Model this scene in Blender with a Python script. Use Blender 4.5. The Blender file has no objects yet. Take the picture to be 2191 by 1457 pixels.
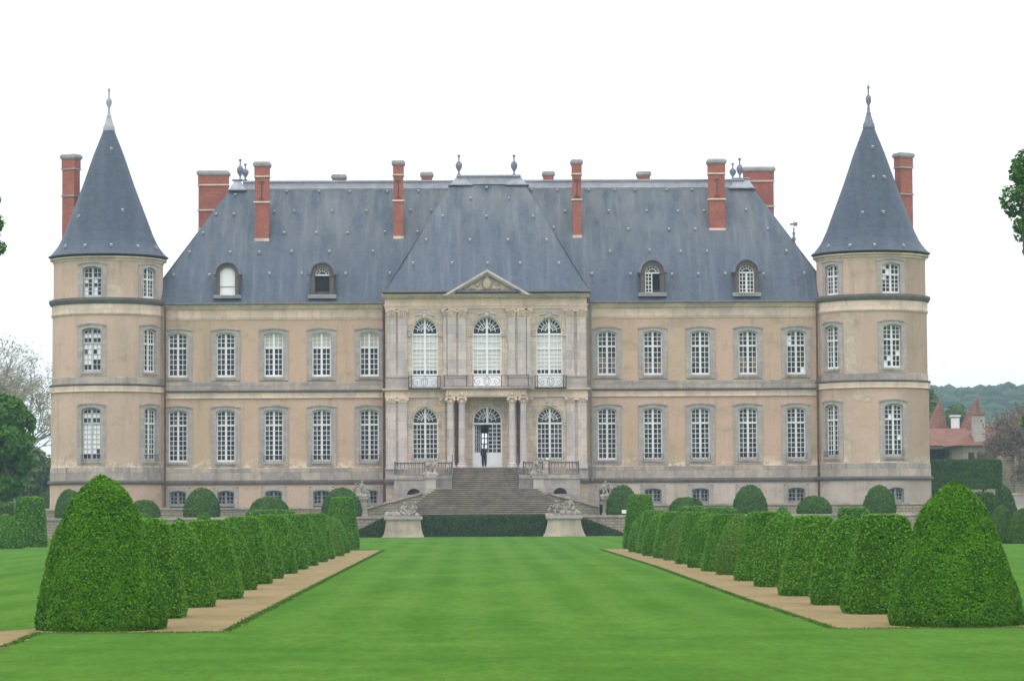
import bpy, math, random
import numpy as np
from mathutils import Vector, Matrix

# ------------------------------------------------------------------ camera
sc = bpy.context.scene
C = bpy.context.collection
F = 6000.0                       # focal length in pixels of a 2191 px wide picture
CAMZ = 2.2
cam_d = bpy.data.cameras.new('camera'); cam = bpy.data.objects.new('camera', cam_d); C.objects.link(cam)
cam_d.sensor_width = 36.0; cam_d.lens = 36.0*F/2191.0; cam_d.clip_start = 0.5; cam_d.clip_end = 6000
Yc = Vector((1007-1095.5, -(1081-728.5), -F)).normalized()
Xc = Vector((1, 0.0057, 0)); Xc = (Xc - Yc*Xc.dot(Yc)).normalized()
Zc = Xc.cross(Yc)
MC = Matrix((Xc, Yc, Zc))
cam.matrix_world = Matrix.Translation((0, 0, CAMZ)) @ MC.to_4x4()
sc.camera = cam
def W(px, py, Y):
    """point of the vertical plane at depth Y seen at pixel (px, py) of the 2191x1457 photo"""
    d = MC @ Vector(((px-1095.5)/F, -(py-728.5)/F, -1.0))
    t = Y/d.y
    return Vector((d.x*t, Y, CAMZ+d.z*t))
def G(px, py, z=0.0):
    """point on the horizontal plane z seen at the pixel"""
    d = MC @ Vector(((px-1095.5)/F, -(py-728.5)/F, -1.0))
    t = (z-CAMZ)/d.z
    return Vector((d.x*t, d.y*t, z))

# ------------------------------------------------------------------ light
world = bpy.data.worlds.new('World'); sc.world = world; world.use_nodes = True
nt = world.node_tree; nt.nodes.clear()
wo = nt.nodes.new('ShaderNodeOutputWorld'); bg = nt.nodes.new('ShaderNodeBackground')
sky = nt.nodes.new('ShaderNodeTexSky'); sky.sky_type = 'NISHITA'; sky.sun_disc = False
SUN_EL, SUN_AZ = math.radians(68), math.radians(205)
sky.sun_elevation = SUN_EL; sky.sun_rotation = SUN_AZ
hs = nt.nodes.new('ShaderNodeHueSaturation'); hs.inputs['Saturation'].default_value = 0.3; hs.inputs['Value'].default_value = 0.2
cl = nt.nodes.new('ShaderNodeMixRGB'); cl.blend_type = 'ADD'; cl.inputs[0].default_value = 1.0
cl.inputs[2].default_value = (11.8, 12.0, 12.6, 1)       # the bright cloud layer
nt.links.new(sky.outputs[0], hs.inputs['Color']); nt.links.new(hs.outputs[0], cl.inputs[1])
tc = nt.nodes.new('ShaderNodeTexCoord'); sx = nt.nodes.new('ShaderNodeSeparateXYZ'); nt.links.new(tc.outputs['Generated'], sx.inputs[0])
zg = nt.nodes.new('ShaderNodeMapRange'); zg.inputs['From Min'].default_value = 0.0; zg.inputs['From Max'].default_value = 1.0
zg.inputs['To Min'].default_value = 0.86; zg.inputs['To Max'].default_value = 1.85      # an overcast sky is brightest overhead
nt.links.new(sx.outputs['Z'], zg.inputs[0])
vm = nt.nodes.new('ShaderNodeVectorMath'); vm.operation = 'SCALE'; nt.links.new(cl.outputs[0], vm.inputs[0]); nt.links.new(zg.outputs[0], vm.inputs['Scale'])
nt.links.new(vm.outputs[0], bg.inputs[0]); bg.inputs[1].default_value = 0.1
nt.links.new(bg.outputs[0], wo.inputs[0])
sun_d = bpy.data.lights.new('sun', 'SUN'); sun_d.energy = 0.6; sun_d.angle = math.radians(25); sun_d.color = (1, 0.96, 0.9)
sun = bpy.data.objects.new('sun', sun_d); C.objects.link(sun); sun.location = (-20, -20, 60)
sd = Vector((math.sin(SUN_AZ)*math.cos(SUN_EL), math.cos(SUN_AZ)*math.cos(SUN_EL), math.sin(SUN_EL)))
sun.rotation_euler = sd.to_track_quat('Z', 'Y').to_euler()
sc.view_settings.view_transform = 'Standard'; sc.view_settings.look = 'None'
sc.view_settings.exposure = 0.0; sc.view_settings.gamma = 1.0; sc.view_settings.use_curve_mapping = False
sc.render.engine = 'CYCLES'
sc.cycles.use_denoising = True
sc.cycles.max_bounces = 5; sc.cycles.diffuse_bounces = 2; sc.cycles.glossy_bounces = 2; sc.cycles.volume_bounces = 1
sc.cycles.use_adaptive_sampling = True; sc.cycles.adaptive_threshold = 0.02
sc.cycles.filter_width = 1.5

# ------------------------------------------------------------------ materials
def lin(r, g, b):
    return tuple((c/255/12.92 if c/255 <= 0.04045 else ((c/255+0.055)/1.055)**2.4) for c in (r, g, b))
class NB:
    def __init__(s, name, rough=0.85, spec=0.25):
        s.m = bpy.data.materials.new(name); s.m.use_nodes = True
        s.t = s.m.node_tree; s.t.nodes.clear()
        s.o = s.n('ShaderNodeOutputMaterial'); s.b = s.n('ShaderNodeBsdfPrincipled')
        s.l(s.b.outputs[0], s.o.inputs[0])
        s.b.inputs['Roughness'].default_value = rough
        s.b.inputs['Specular IOR Level'].default_value = spec
        g = s.n('ShaderNodeNewGeometry'); s.pos = g.outputs['Position']; s.isl = g.outputs['Random Per Island']
    def n(s, t): return s.t.nodes.new(t)
    def l(s, a, b): s.t.links.new(a, b)
    def vec(s, sx, sy, sz, src=None):
        m = s.n('ShaderNodeMapping'); m.inputs['Scale'].default_value = (sx, sy, sz)
        s.l(src or s.pos, m.inputs[0]); return m.outputs[0]
    def noise(s, scale=1, detail=3, rough=0.55, vec=None):
        n = s.n('ShaderNodeTexNoise'); n.inputs['Scale'].default_value = scale
        n.inputs['Detail'].default_value = detail; n.inputs['Roughness'].default_value = rough
        s.l(vec or s.pos, n.inputs['Vector']); return n.outputs['Fac']
    def ramp(s, fac, a, b, c0=(0, 0, 0), c1=(1, 1, 1)):
        r = s.n('ShaderNodeValToRGB'); e = r.color_ramp.elements
        e[0].position = a; e[1].position = b; e[0].color = (*c0, 1); e[1].color = (*c1, 1)
        s.l(fac, r.inputs[0]); return r.outputs[0]
    def val(s, v, inp):
        if isinstance(v, (int, float)): inp.default_value = v
        elif isinstance(v, tuple): inp.default_value = (*v, 1)
        else: s.l(v, inp)
    def mix(s, fac, a, b, mode='MIX'):
        m = s.n('ShaderNodeMixRGB'); m.blend_type = mode
        s.val(fac, m.inputs[0]); s.val(a, m.inputs[1]); s.val(b, m.inputs[2]); return m.outputs[0]
    def math(s, op, a, b=0.0, c=0.0):
        m = s.n('ShaderNodeMath'); m.operation = op
        for v, i in ((a, 0), (b, 1), (c, 2)):
            if isinstance(v, (int, float)): m.inputs[i].default_value = v
            else: s.l(v, m.inputs[i])
        return m.outputs[0]
    def sep(s):
        q = s.n('ShaderNodeSeparateXYZ'); s.l(s.pos, q.inputs[0]); return q.outputs
    def brick(s, bw, rh, mortar, c1, c2, cm):
        x, y, z = s.sep()
        cb = s.n('ShaderNodeCombineXYZ'); s.l(s.math('ADD', x, y), cb.inputs[0]); s.l(z, cb.inputs[1])
        b = s.n('ShaderNodeTexBrick'); b.inputs['Scale'].default_value = 1
        b.inputs['Brick Width'].default_value = bw; b.inputs['Row Height'].default_value = rh
        b.inputs['Mortar Size'].default_value = mortar; b.inputs['Mortar Smooth'].default_value = 0.3
        s.val(c1, b.inputs['Color1']); s.val(c2, b.inputs['Color2']); s.val(cm, b.inputs['Mortar'])
        s.l(cb.outputs[0], b.inputs['Vector']); return b.outputs['Color'], b.outputs['Fac']
    def bump(s, h, st=0.3, dist=0.02):
        b = s.n('ShaderNodeBump'); b.inputs['Strength'].default_value = st; b.inputs['Distance'].default_value = dist
        s.l(h, b.inputs['Height']); s.l(b.outputs[0], s.b.inputs['Normal'])
    def done(s, col):
        s.val(col, s.b.inputs['Base Color']); return s.m

def m_plaster(name, c1, c2, c3, patch=(0.5, 0.43, 0.32)):
    k = NB(name, 0.95, 0.1)
    a = k.mix(k.ramp(k.noise(0.22, 4, 0.6), 0.40, 0.60), c1, c2)
    a = k.mix(k.math('MULTIPLY', k.ramp(k.noise(0.75, 4, 0.6, k.vec(0.7, 0.7, 1.3)), 0.54, 0.70), 0.5), a, (0.33, 0.27, 0.19))
    a = k.mix(k.math('MULTIPLY', k.ramp(k.noise(0.55, 5, 0.65), 0.50, 0.72), 0.6), a, c3)
    st = k.ramp(k.noise(1.0, 5, 0.7, k.vec(1.4, 1.4, 0.12)), 0.52, 0.8)      # rain streaks
    a = k.mix(k.math('MULTIPLY', st, 0.6), a, (0.24, 0.20, 0.155))
    f = k.ramp(k.noise(6, 4, 0.7), 0.3, 0.7)
    a = k.mix(k.math('MULTIPLY', f, 0.16), a, (0.18, 0.14, 0.1))
    p = k.ramp(k.noise(0.8, 6, 0.75, k.vec(1, 1, 1.6)), 0.685, 0.70)         # flaked patches
    a = k.mix(k.math('MULTIPLY', p, 0.55), a, patch)
    zz = k.sep()[2]; xx = k.sep()[0]          # render fallen off along the foot of the ground floor
    ft = k.math('MULTIPLY', k.ramp(k.math('MULTIPLY_ADD', zz, -1/0.8, 5.95/0.8), 0.0, 1.0), k.ramp(k.noise(1.1, 6, 0.75, k.vec(1, 1, 1.5)), 0.49, 0.52))
    ft = k.math('MULTIPLY', ft, k.math('GREATER_THAN', zz, 4.9))
    a = k.mix(k.math('MULTIPLY', ft, 0.75), a, (0.84, 0.72, 0.56))
    dm = k.math('MULTIPLY', k.ramp(k.math('ADD', xx, k.math('MULTIPLY', k.noise(0.3, 3), 1.6)), 33.4/40, 34.6/40) if False else k.ramp(k.math('MULTIPLY_ADD', k.math('ADD', xx, k.math('MULTIPLY', k.noise(0.5, 4), 2.0)), 1.0, -33.0), 0.0, 1.0), 0.45)
    a = k.mix(dm, a, (0.24, 0.18, 0.13))
    k.bump(k.noise(9, 5, 0.7), 0.25, 0.03); return k.done(a)
PL = m_plaster('plaster', (0.61, 0.415, 0.315), (0.545, 0.395, 0.265), (0.62, 0.46, 0.37))
PLT = m_plaster('tower_plaster', (0.62, 0.435, 0.345), (0.53, 0.39, 0.295), (0.65, 0.475, 0.39))
PLB = m_plaster('plinth_plaster', (0.60, 0.50, 0.44), (0.50, 0.41, 0.35), (0.66, 0.56, 0.51), (0.42, 0.36, 0.29))

def m_stone(name, c1, c2, c3, dark=0.5, brick=None, joint=0.45, bs=0.3, streak=(1.5, 1.5, 0.15), var=0.08):
    k = NB(name, 0.92, 0.12)
    a = k.mix(k.ramp(k.noise(0.9, 5, 0.65), 0.35, 0.65), c1, c2)
    a = k.mix(k.ramp(k.noise(2.7, 5, 0.7), 0.5, 0.75), a, c3)
    st = k.ramp(k.noise(1.0, 5, 0.7, k.vec(*streak)), 0.5, 0.8)
    a = k.mix(k.math('MULTIPLY', st, dark), a, tuple(c*0.38 for c in c1))
    h = k.noise(8, 5, 0.7)
    if brick:
        bc, bf = k.brick(brick[0], brick[1], brick[2], (1-var, 1-var, 1-var*.8), (1+var, 1+var*.8, 1+var*.4), (0.62, 0.57, 0.53))
        a = k.mix(1.0, a, bc, 'MULTIPLY')
        h = k.math('SUBTRACT', h, k.math('MULTIPLY', bf, joint*4))
    k.bump(h, bs, 0.03); return k.done(a)
GREY = m_stone('grey_stone', (0.43, 0.385, 0.355), (0.35, 0.315, 0.30), (0.51, 0.45, 0.39), 0.45, (0.9, 0.42, 0.008))
BAND = m_stone('band_stone', (0.44, 0.38, 0.34), (0.33, 0.29, 0.27), (0.54, 0.46, 0.38), 0.7, (1.5, 0.6, 0.012), var=0.2)
LITE = m_stone('cornice_stone', (0.74, 0.58, 0.47), (0.58, 0.465, 0.39), (0.78, 0.64, 0.50), 0.45, (1.8, 0.9, 0.010), var=0.14)
PAV = m_stone('pavilion_stone', (0.62, 0.50, 0.385), (0.49, 0.42, 0.36), (0.72, 0.58, 0.42), 0.5, (0.85, 0.44, 0.014), var=0.12)
PIL = m_stone('pilaster_stone', (0.56, 0.49, 0.465), (0.47, 0.42, 0.41), (0.64, 0.56, 0.50), 0.5, (1.2, 0.66, 0.010), var=0.12)
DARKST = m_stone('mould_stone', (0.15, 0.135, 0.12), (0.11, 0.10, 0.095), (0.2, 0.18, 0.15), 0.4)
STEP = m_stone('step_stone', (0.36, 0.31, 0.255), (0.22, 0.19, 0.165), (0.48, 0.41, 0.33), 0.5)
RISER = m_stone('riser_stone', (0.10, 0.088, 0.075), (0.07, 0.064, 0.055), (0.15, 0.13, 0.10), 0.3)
RUBBLE = m_stone('rubble_wall', (0.38, 0.32, 0.25), (0.28, 0.24, 0.20), (0.48, 0.41, 0.31), 0.4, (0.55, 0.20, 0.025), 0.6, 0.6)
PEDST = m_stone('pedestal_stone', (0.46, 0.39, 0.30), (0.28, 0.25, 0.21), (0.42, 0.31, 0.21), 0.6)
STAT = m_stone('statue_stone', (0.37, 0.335, 0.29), (0.20, 0.18, 0.16), (0.50, 0.46, 0.40), 0.5)
CAPST = m_stone('chimney_cap_stone', (0.38, 0.35, 0.345), (0.28, 0.26, 0.26), (0.46, 0.43, 0.41), 0.3)
EXPO = m_stone('bare_rubble', (0.60, 0.49, 0.37), (0.44, 0.35, 0.26), (0.70, 0.59, 0.46), 0.25, None, 0.6, 1.0)

def m_brick():
    k = NB('red_brick', 0.9, 0.1)
    bc, bf = k.brick(0.24, 0.085, 0.008, (0.36, 0.105, 0.07), (0.44, 0.15, 0.105), (0.33, 0.17, 0.125))
    a = k.mix(k.ramp(k.noise(1.3, 5, 0.7), 0.42, 0.7), bc, (0.30, 0.10, 0.075))
    k.bump(k.math('SUBTRACT', k.noise(14, 4, 0.7), k.math('MULTIPLY', bf, 2)), 0.4, 0.02)
    return k.done(a)
BRICK = m_brick()

def m_slate(name, lich=True):
    k = NB(name, 0.55, 0.35)
    x, y, z = k.sep()
    bc, bf = k.brick(0.3, 0.14, 0.006, (0.025, 0.043, 0.068), (0.034, 0.056, 0.083), (0.021, 0.034, 0.053))
    a = k.mix(k.math('MULTIPLY', k.ramp(k.noise(0.9, 5, 0.6, k.vec(1.6, .10, 0.12)), 0.42, 0.62), 0.55), bc, (0.068, 0.094, 0.130))
    a = k.mix(k.math('MULTIPLY', k.ramp(k.noise(0.35, 4, 0.6, k.vec(1.2, .15, 0.2)), 0.44, 0.60), 0.5), a, (0.030, 0.047, 0.085))
    if lich:   # lichen grows towards the ridge
        zz = k.math('MULTIPLY_ADD', z, 1/9.0, -18.5/9.0)
        lf = k.math('MULTIPLY', k.ramp(zz, 0.1, 0.95), k.ramp(k.noise(0.8, 5, 0.65, k.vec(1, .3, 0.35)), 0.38, 0.62))
        a = k.mix(k.math('MULTIPLY', lf, 0.8), a, (0.165, 0.17, 0.155))
        wv = k.ramp(k.noise(1.7, 4, 0.6, k.vec(1.3, .08, 0.1)), 0.52, 0.75)
        a = k.mix(k.math('MULTIPLY', wv, 0.26), a, (0.27, 0.30, 0.33))
    fn = k.ramp(k.noise(1.0, 3, 0.8, k.vec(2.2, .5, 16)), 0.40, 0.62)
    a = k.mix(k.math('MULTIPLY', fn, 0.28), a, (0.09, 0.113, 0.145))
    mo = k.ramp(k.noise(2.6, 6, 0.8, k.vec(1, .4, 1)), 0.44, 0.62)
    a = k.mix(k.math('MULTIPLY', mo, 0.3), a, (0.105, 0.118, 0.13))
    sp = k.ramp(k.noise(7, 3, 0.8), 0.72, 0.76)
    a = k.mix(k.math('MULTIPLY', sp, 0.2), a, (0.25, 0.24, 0.2))
    k.bump(k.math('SUBTRACT', k.noise(12, 4, 0.7), bf), 0.35, 0.02)
    return k.done(a)
SLATE = m_slate('slate'); SLATET = m_slate('cone_slate', False)
def m_simple(name, c1, c2, scale=3, rough=0.7, spec=0.3, metal=0.0, bs=0.15):
    k = NB(name, rough, spec); k.b.inputs['Metallic'].default_value = metal
    a = k.mix(k.ramp(k.noise(scale, 5, 0.65), 0.35, 0.65), c1, c2)
    k.bump(k.noise(scale*5, 4, 0.6), bs, 0.01); return k.done(a)
LEAD = m_simple('lead', (0.30, 0.31, 0.36), (0.44, 0.44, 0.47), 1.5, 0.6)
LEADD = m_simple('dark_lead', (0.14, 0.145, 0.19), (0.21, 0.21, 0.26), 2, 0.6)
GUT = m_simple('gutter_zinc', (0.10, 0.095, 0.095), (0.16, 0.15, 0.14), 2, 0.6)
PIPE = m_simple('rusty_pipe', (0.085, 0.05, 0.04), (0.15, 0.085, 0.065), 2, 0.8)
PIPEG = m_simple('grey_pipe', (0.28, 0.29, 0.27), (0.2, 0.2, 0.19), 2, 0.7)
WHITE = m_simple('white_paint', (0.80, 0.79, 0.78), (0.70, 0.69, 0.67), 2.2, 0.6)
WHITEN = m_simple('fresh_white_paint', (0.86, 0.86, 0.86), (0.80, 0.80, 0.80), 2, 0.5)
IRON = m_simple('blue_grey_iron', (0.07, 0.085, 0.095), (0.12, 0.135, 0.14), 3, 0.7)
BLACKIRON = m_simple('dark_iron', (0.03, 0.03, 0.033), (0.05, 0.05, 0.05), 3, 0.6)
DWOOD = m_simple('dormer_wood', (0.10, 0.075, 0.07), (0.155, 0.12, 0.105), 3, 0.85)
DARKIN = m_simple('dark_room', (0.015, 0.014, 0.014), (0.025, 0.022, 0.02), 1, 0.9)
VENT = m_simple('vent_zinc', (0.50, 0.50, 0.50), (0.30, 0.31, 0.33), 4, 0.6)
TILE = m_stone('clay_tiles', (0.25, 0.12, 0.085), (0.17, 0.095, 0.075), (0.30, 0.16, 0.11), 0.3, (0.3, 0.25, 0.03), 0.6, 0.5)
def m_glass(name, stops, rough=0.08, ior=1.32):
    k = NB(name, rough, 0.5); k.b.inputs['IOR'].default_value = ior
    r = k.n('ShaderNodeValToRGB'); r.color_ramp.interpolation = 'LINEAR'
    e = r.color_ramp.elements; e[0].position = stops[0][0]; e[0].color = (*stops[0][1], 1)
    e[1].position = stops[-1][0]; e[1].color = (*stops[-1][1], 1)
    for p, c in stops[1:-1]:
        q = e.new(p); q.color = (*c, 1)
    k.l(k.isl, r.inputs[0])
    n = k.noise(2.2, 2, 0.5); k.bump(n, 0.25, 0.05)
    a = k.mix(0.35, r.outputs[0], k.mix(k.ramp(k.noise(1.6, 3, 0.6), 0.42, 0.6), (0.006, 0.006, 0.010), (0.05, 0.05, 0.06)))
    return k.done(a)
GL = m_glass('old_glass', [(0.0, (0.004, 0.005, 0.012)), (0.55, (0.010, 0.011, 0.022)), (0.85, (0.06, 0.06, 0.08)), (1.0, (0.2, 0.195, 0.22))])
GLW = m_glass('glass_over_red_room', [(0.0, (0.03, 0.03, 0.05)), (0.4, (0.15, 0.11, 0.11)), (0.7, (0.34, 0.2, 0.16)), (1.0, (0.40, 0.34, 0.31))])
BLIND = m_simple('white_blind', (0.70, 0.69, 0.66), (0.62, 0.61, 0.58), 1.5, 0.9)
BLINDL = m_simple('linen_blind', (0.50, 0.45, 0.38), (0.58, 0.53, 0.46), 2.5, 0.9)
BRIGHT = m_simple('sky_bright_pane', (0.90, 0.91, 0.92), (0.86, 0.86, 0.88), 2, 0.5)  # near-white colour stands in for bright sky seen through the panes
BFR = m_simple('weathered_bar_paint', (0.22, 0.21, 0.21), (0.34, 0.33, 0.32), 6, 0.8)
SHADEDP = m_simple('shaded_white_paint', (0.44, 0.44, 0.46), (0.52, 0.52, 0.53), 3, 0.7)  # white frame paint with the shade of backlit bars put into its colour
SIGNW = m_simple('sign_enamel', (0.85, 0.85, 0.84), (0.8, 0.8, 0.8), 3, 0.4)

def m_leaf(name, dark, mid, lightc, big=0.8):
    k = NB(name, 0.75, 0.06)
    a = k.ramp(k.isl, 0.05, 0.95, dark, lightc)
    b = k.mix(k.ramp(k.noise(big, 4, 0.6), 0.35, 0.65), mid, lightc)
    a = k.mix(0.5, a, b)
    k.m.node_tree.nodes.active = None
    tr = k.n('ShaderNodeBsdfTranslucent'); ms = k.n('ShaderNodeMixShader'); ms.inputs[0].default_value = 0.25
    k.val(a, tr.inputs[0]); k.l(k.b.outputs[0], ms.inputs[1]); k.l(tr.outputs[0], ms.inputs[2]); k.l(ms.outputs[0], k.o.inputs[0])
    return k.done(a)
LF = m_leaf('hornbeam_leaf', (0.016, 0.075, 0.003), (0.034, 0.128, 0.004), (0.078, 0.215, 0.008))
SHOOT = m_leaf('rim_light_shoot_leaf', (0.06, 0.19, 0.012), (0.10, 0.27, 0.02), (0.17, 0.38, 0.04))
SHOOTD = m_leaf('dark_rim_light_shoot_leaf', (0.045, 0.12, 0.015), (0.07, 0.165, 0.022), (0.11, 0.22, 0.035))
LFC = m_leaf('bright_hornbeam_leaf', (0.014, 0.068, 0.004), (0.036, 0.132, 0.006), (0.11, 0.29, 0.014), 2.5)
LFB = m_leaf('brownish_hornbeam_leaf', (0.038, 0.088, 0.014), (0.072, 0.14, 0.018), (0.12, 0.215, 0.03))
LFD = m_leaf('yew_leaf', (0.026, 0.078, 0.010), (0.044, 0.112, 0.014), (0.078, 0.165, 0.024))
LFI = m_leaf('ivy_leaf', (0.016, 0.038, 0.010), (0.030, 0.065, 0.016), (0.058, 0.115, 0.028))
LFT = m_leaf('tree_leaf', (0.022, 0.095, 0.012), (0.046, 0.150, 0.018), (0.10, 0.25, 0.03))
LFG = m_leaf('grey_green_leaf', (0.06, 0.12, 0.04), (0.10, 0.175, 0.06), (0.15, 0.25, 0.09))
BUD = m_leaf('budding_leaf', (0.24, 0.25, 0.15), (0.30, 0.31, 0.20), (0.40, 0.41, 0.27))
BARKP = m_simple('pale_bark', (0.27, 0.25, 0.22), (0.35, 0.33, 0.30), 6, 0.95)
BUDR = m_leaf('brown_bud_leaf', (0.12, 0.09, 0.065), (0.155, 0.12, 0.09), (0.21, 0.165, 0.125))
HILLF = m_leaf('hill_canopy', (0.015, 0.045, 0.024), (0.03, 0.07, 0.035), (0.06, 0.11, 0.05), 0.03)
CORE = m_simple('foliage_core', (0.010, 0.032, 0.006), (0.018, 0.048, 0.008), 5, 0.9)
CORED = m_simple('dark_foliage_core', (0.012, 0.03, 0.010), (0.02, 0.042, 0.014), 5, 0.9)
BARK = m_simple('bark', (0.09, 0.075, 0.06), (0.14, 0.12, 0.10), 6, 0.95)

def m_grass():
    k = NB('lawn_grass', 0.95, 0.0)
    x, y, z = k.sep()
    a = k.mix(k.ramp(k.noise(0.30, 6, 0.7, k.vec(1, 0.35, 1)), 0.40, 0.60), (0.054, 0.142, 0.020), (0.084, 0.182, 0.028))
    a = k.mix(k.math('MULTIPLY', k.ramp(k.noise(1.7, 5, 0.7, k.vec(1, 0.3, 1)), 0.45, 0.7), 0.5), a, (0.070, 0.135, 0.020))
    # mowing lanes: along the axis between the rows, across it in front
    xl = k.math('SINE', k.math('MULTIPLY', k.math('ADD', x, k.math('MULTIPLY', k.noise(0.12, 3), 0.8)), 2*math.pi/1.6))
    yl = k.math('SINE', k.math('MULTIPLY', k.math('ADD', y, k.math('MULTIPLY', k.noise(0.15, 2), 1.5)), 2*math.pi/3.0))
    near = k.ramp(k.math('MULTIPLY_ADD', y, 1/16.0, -40/16.0), 0.0, 1.0)
    ln = k.mix(near, yl, xl)
    lf = k.ramp(k.math('MULTIPLY_ADD', ln, 0.5, 0.5), 0.2, 0.8)
    a = k.mix(k.math('MULTIPLY', lf, k.math('MULTIPLY_ADD', near, 0.12, 0.12)), a, (0.125, 0.235, 0.050))
    f = k.ramp(k.noise(4.5, 9, 0.88, k.vec(1, 0.25, 1)), 0.40, 0.62)
    a = k.mix(k.math('MULTIPLY', f, 0.45), a, (0.026, 0.082, 0.009))
    cl_ = k.ramp(k.noise(3.2, 5, 0.8, k.vec(1, 0.4, 1)), 0.62, 0.68)
    a = k.mix(k.math('MULTIPLY', cl_, 0.4), a, (0.030, 0.095, 0.010))
    k.bump(k.noise(30, 4, 0.7, k.vec(1, 0.6, 1)), 0.5, 0.03); return k.done(a)
GRASS = m_grass()
def m_blade():
    k = NB('grass_blade', 0.9, 0.0)
    a = k.ramp(k.isl, 0.0, 1.0, (0.042, 0.122, 0.012), (0.075, 0.175, 0.026)); return k.done(a)
BLADE = m_blade()
def m_gravel():
    k = NB('gravel', 0.95, 0.1)
    a = k.mix(k.ramp(k.noise(0.7, 5, 0.65), 0.35, 0.65), (0.215, 0.16, 0.066), (0.275, 0.208, 0.092))
    f = k.noise(35, 4, 0.8)
    a = k.mix(k.math('MULTIPLY', k.ramp(f, 0.35, 0.7), 0.45), a, (0.15, 0.115, 0.07))
    a = k.mix(k.math('MULTIPLY', k.ramp(k.noise(1.6, 6, 0.75, k.vec(1, 0.5, 1)), 0.48, 0.66), 0.6), a, (0.16, 0.13, 0.08))
    k.bump(f, 0.6, 0.02); return k.done(a)
GRAV = m_gravel()

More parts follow.
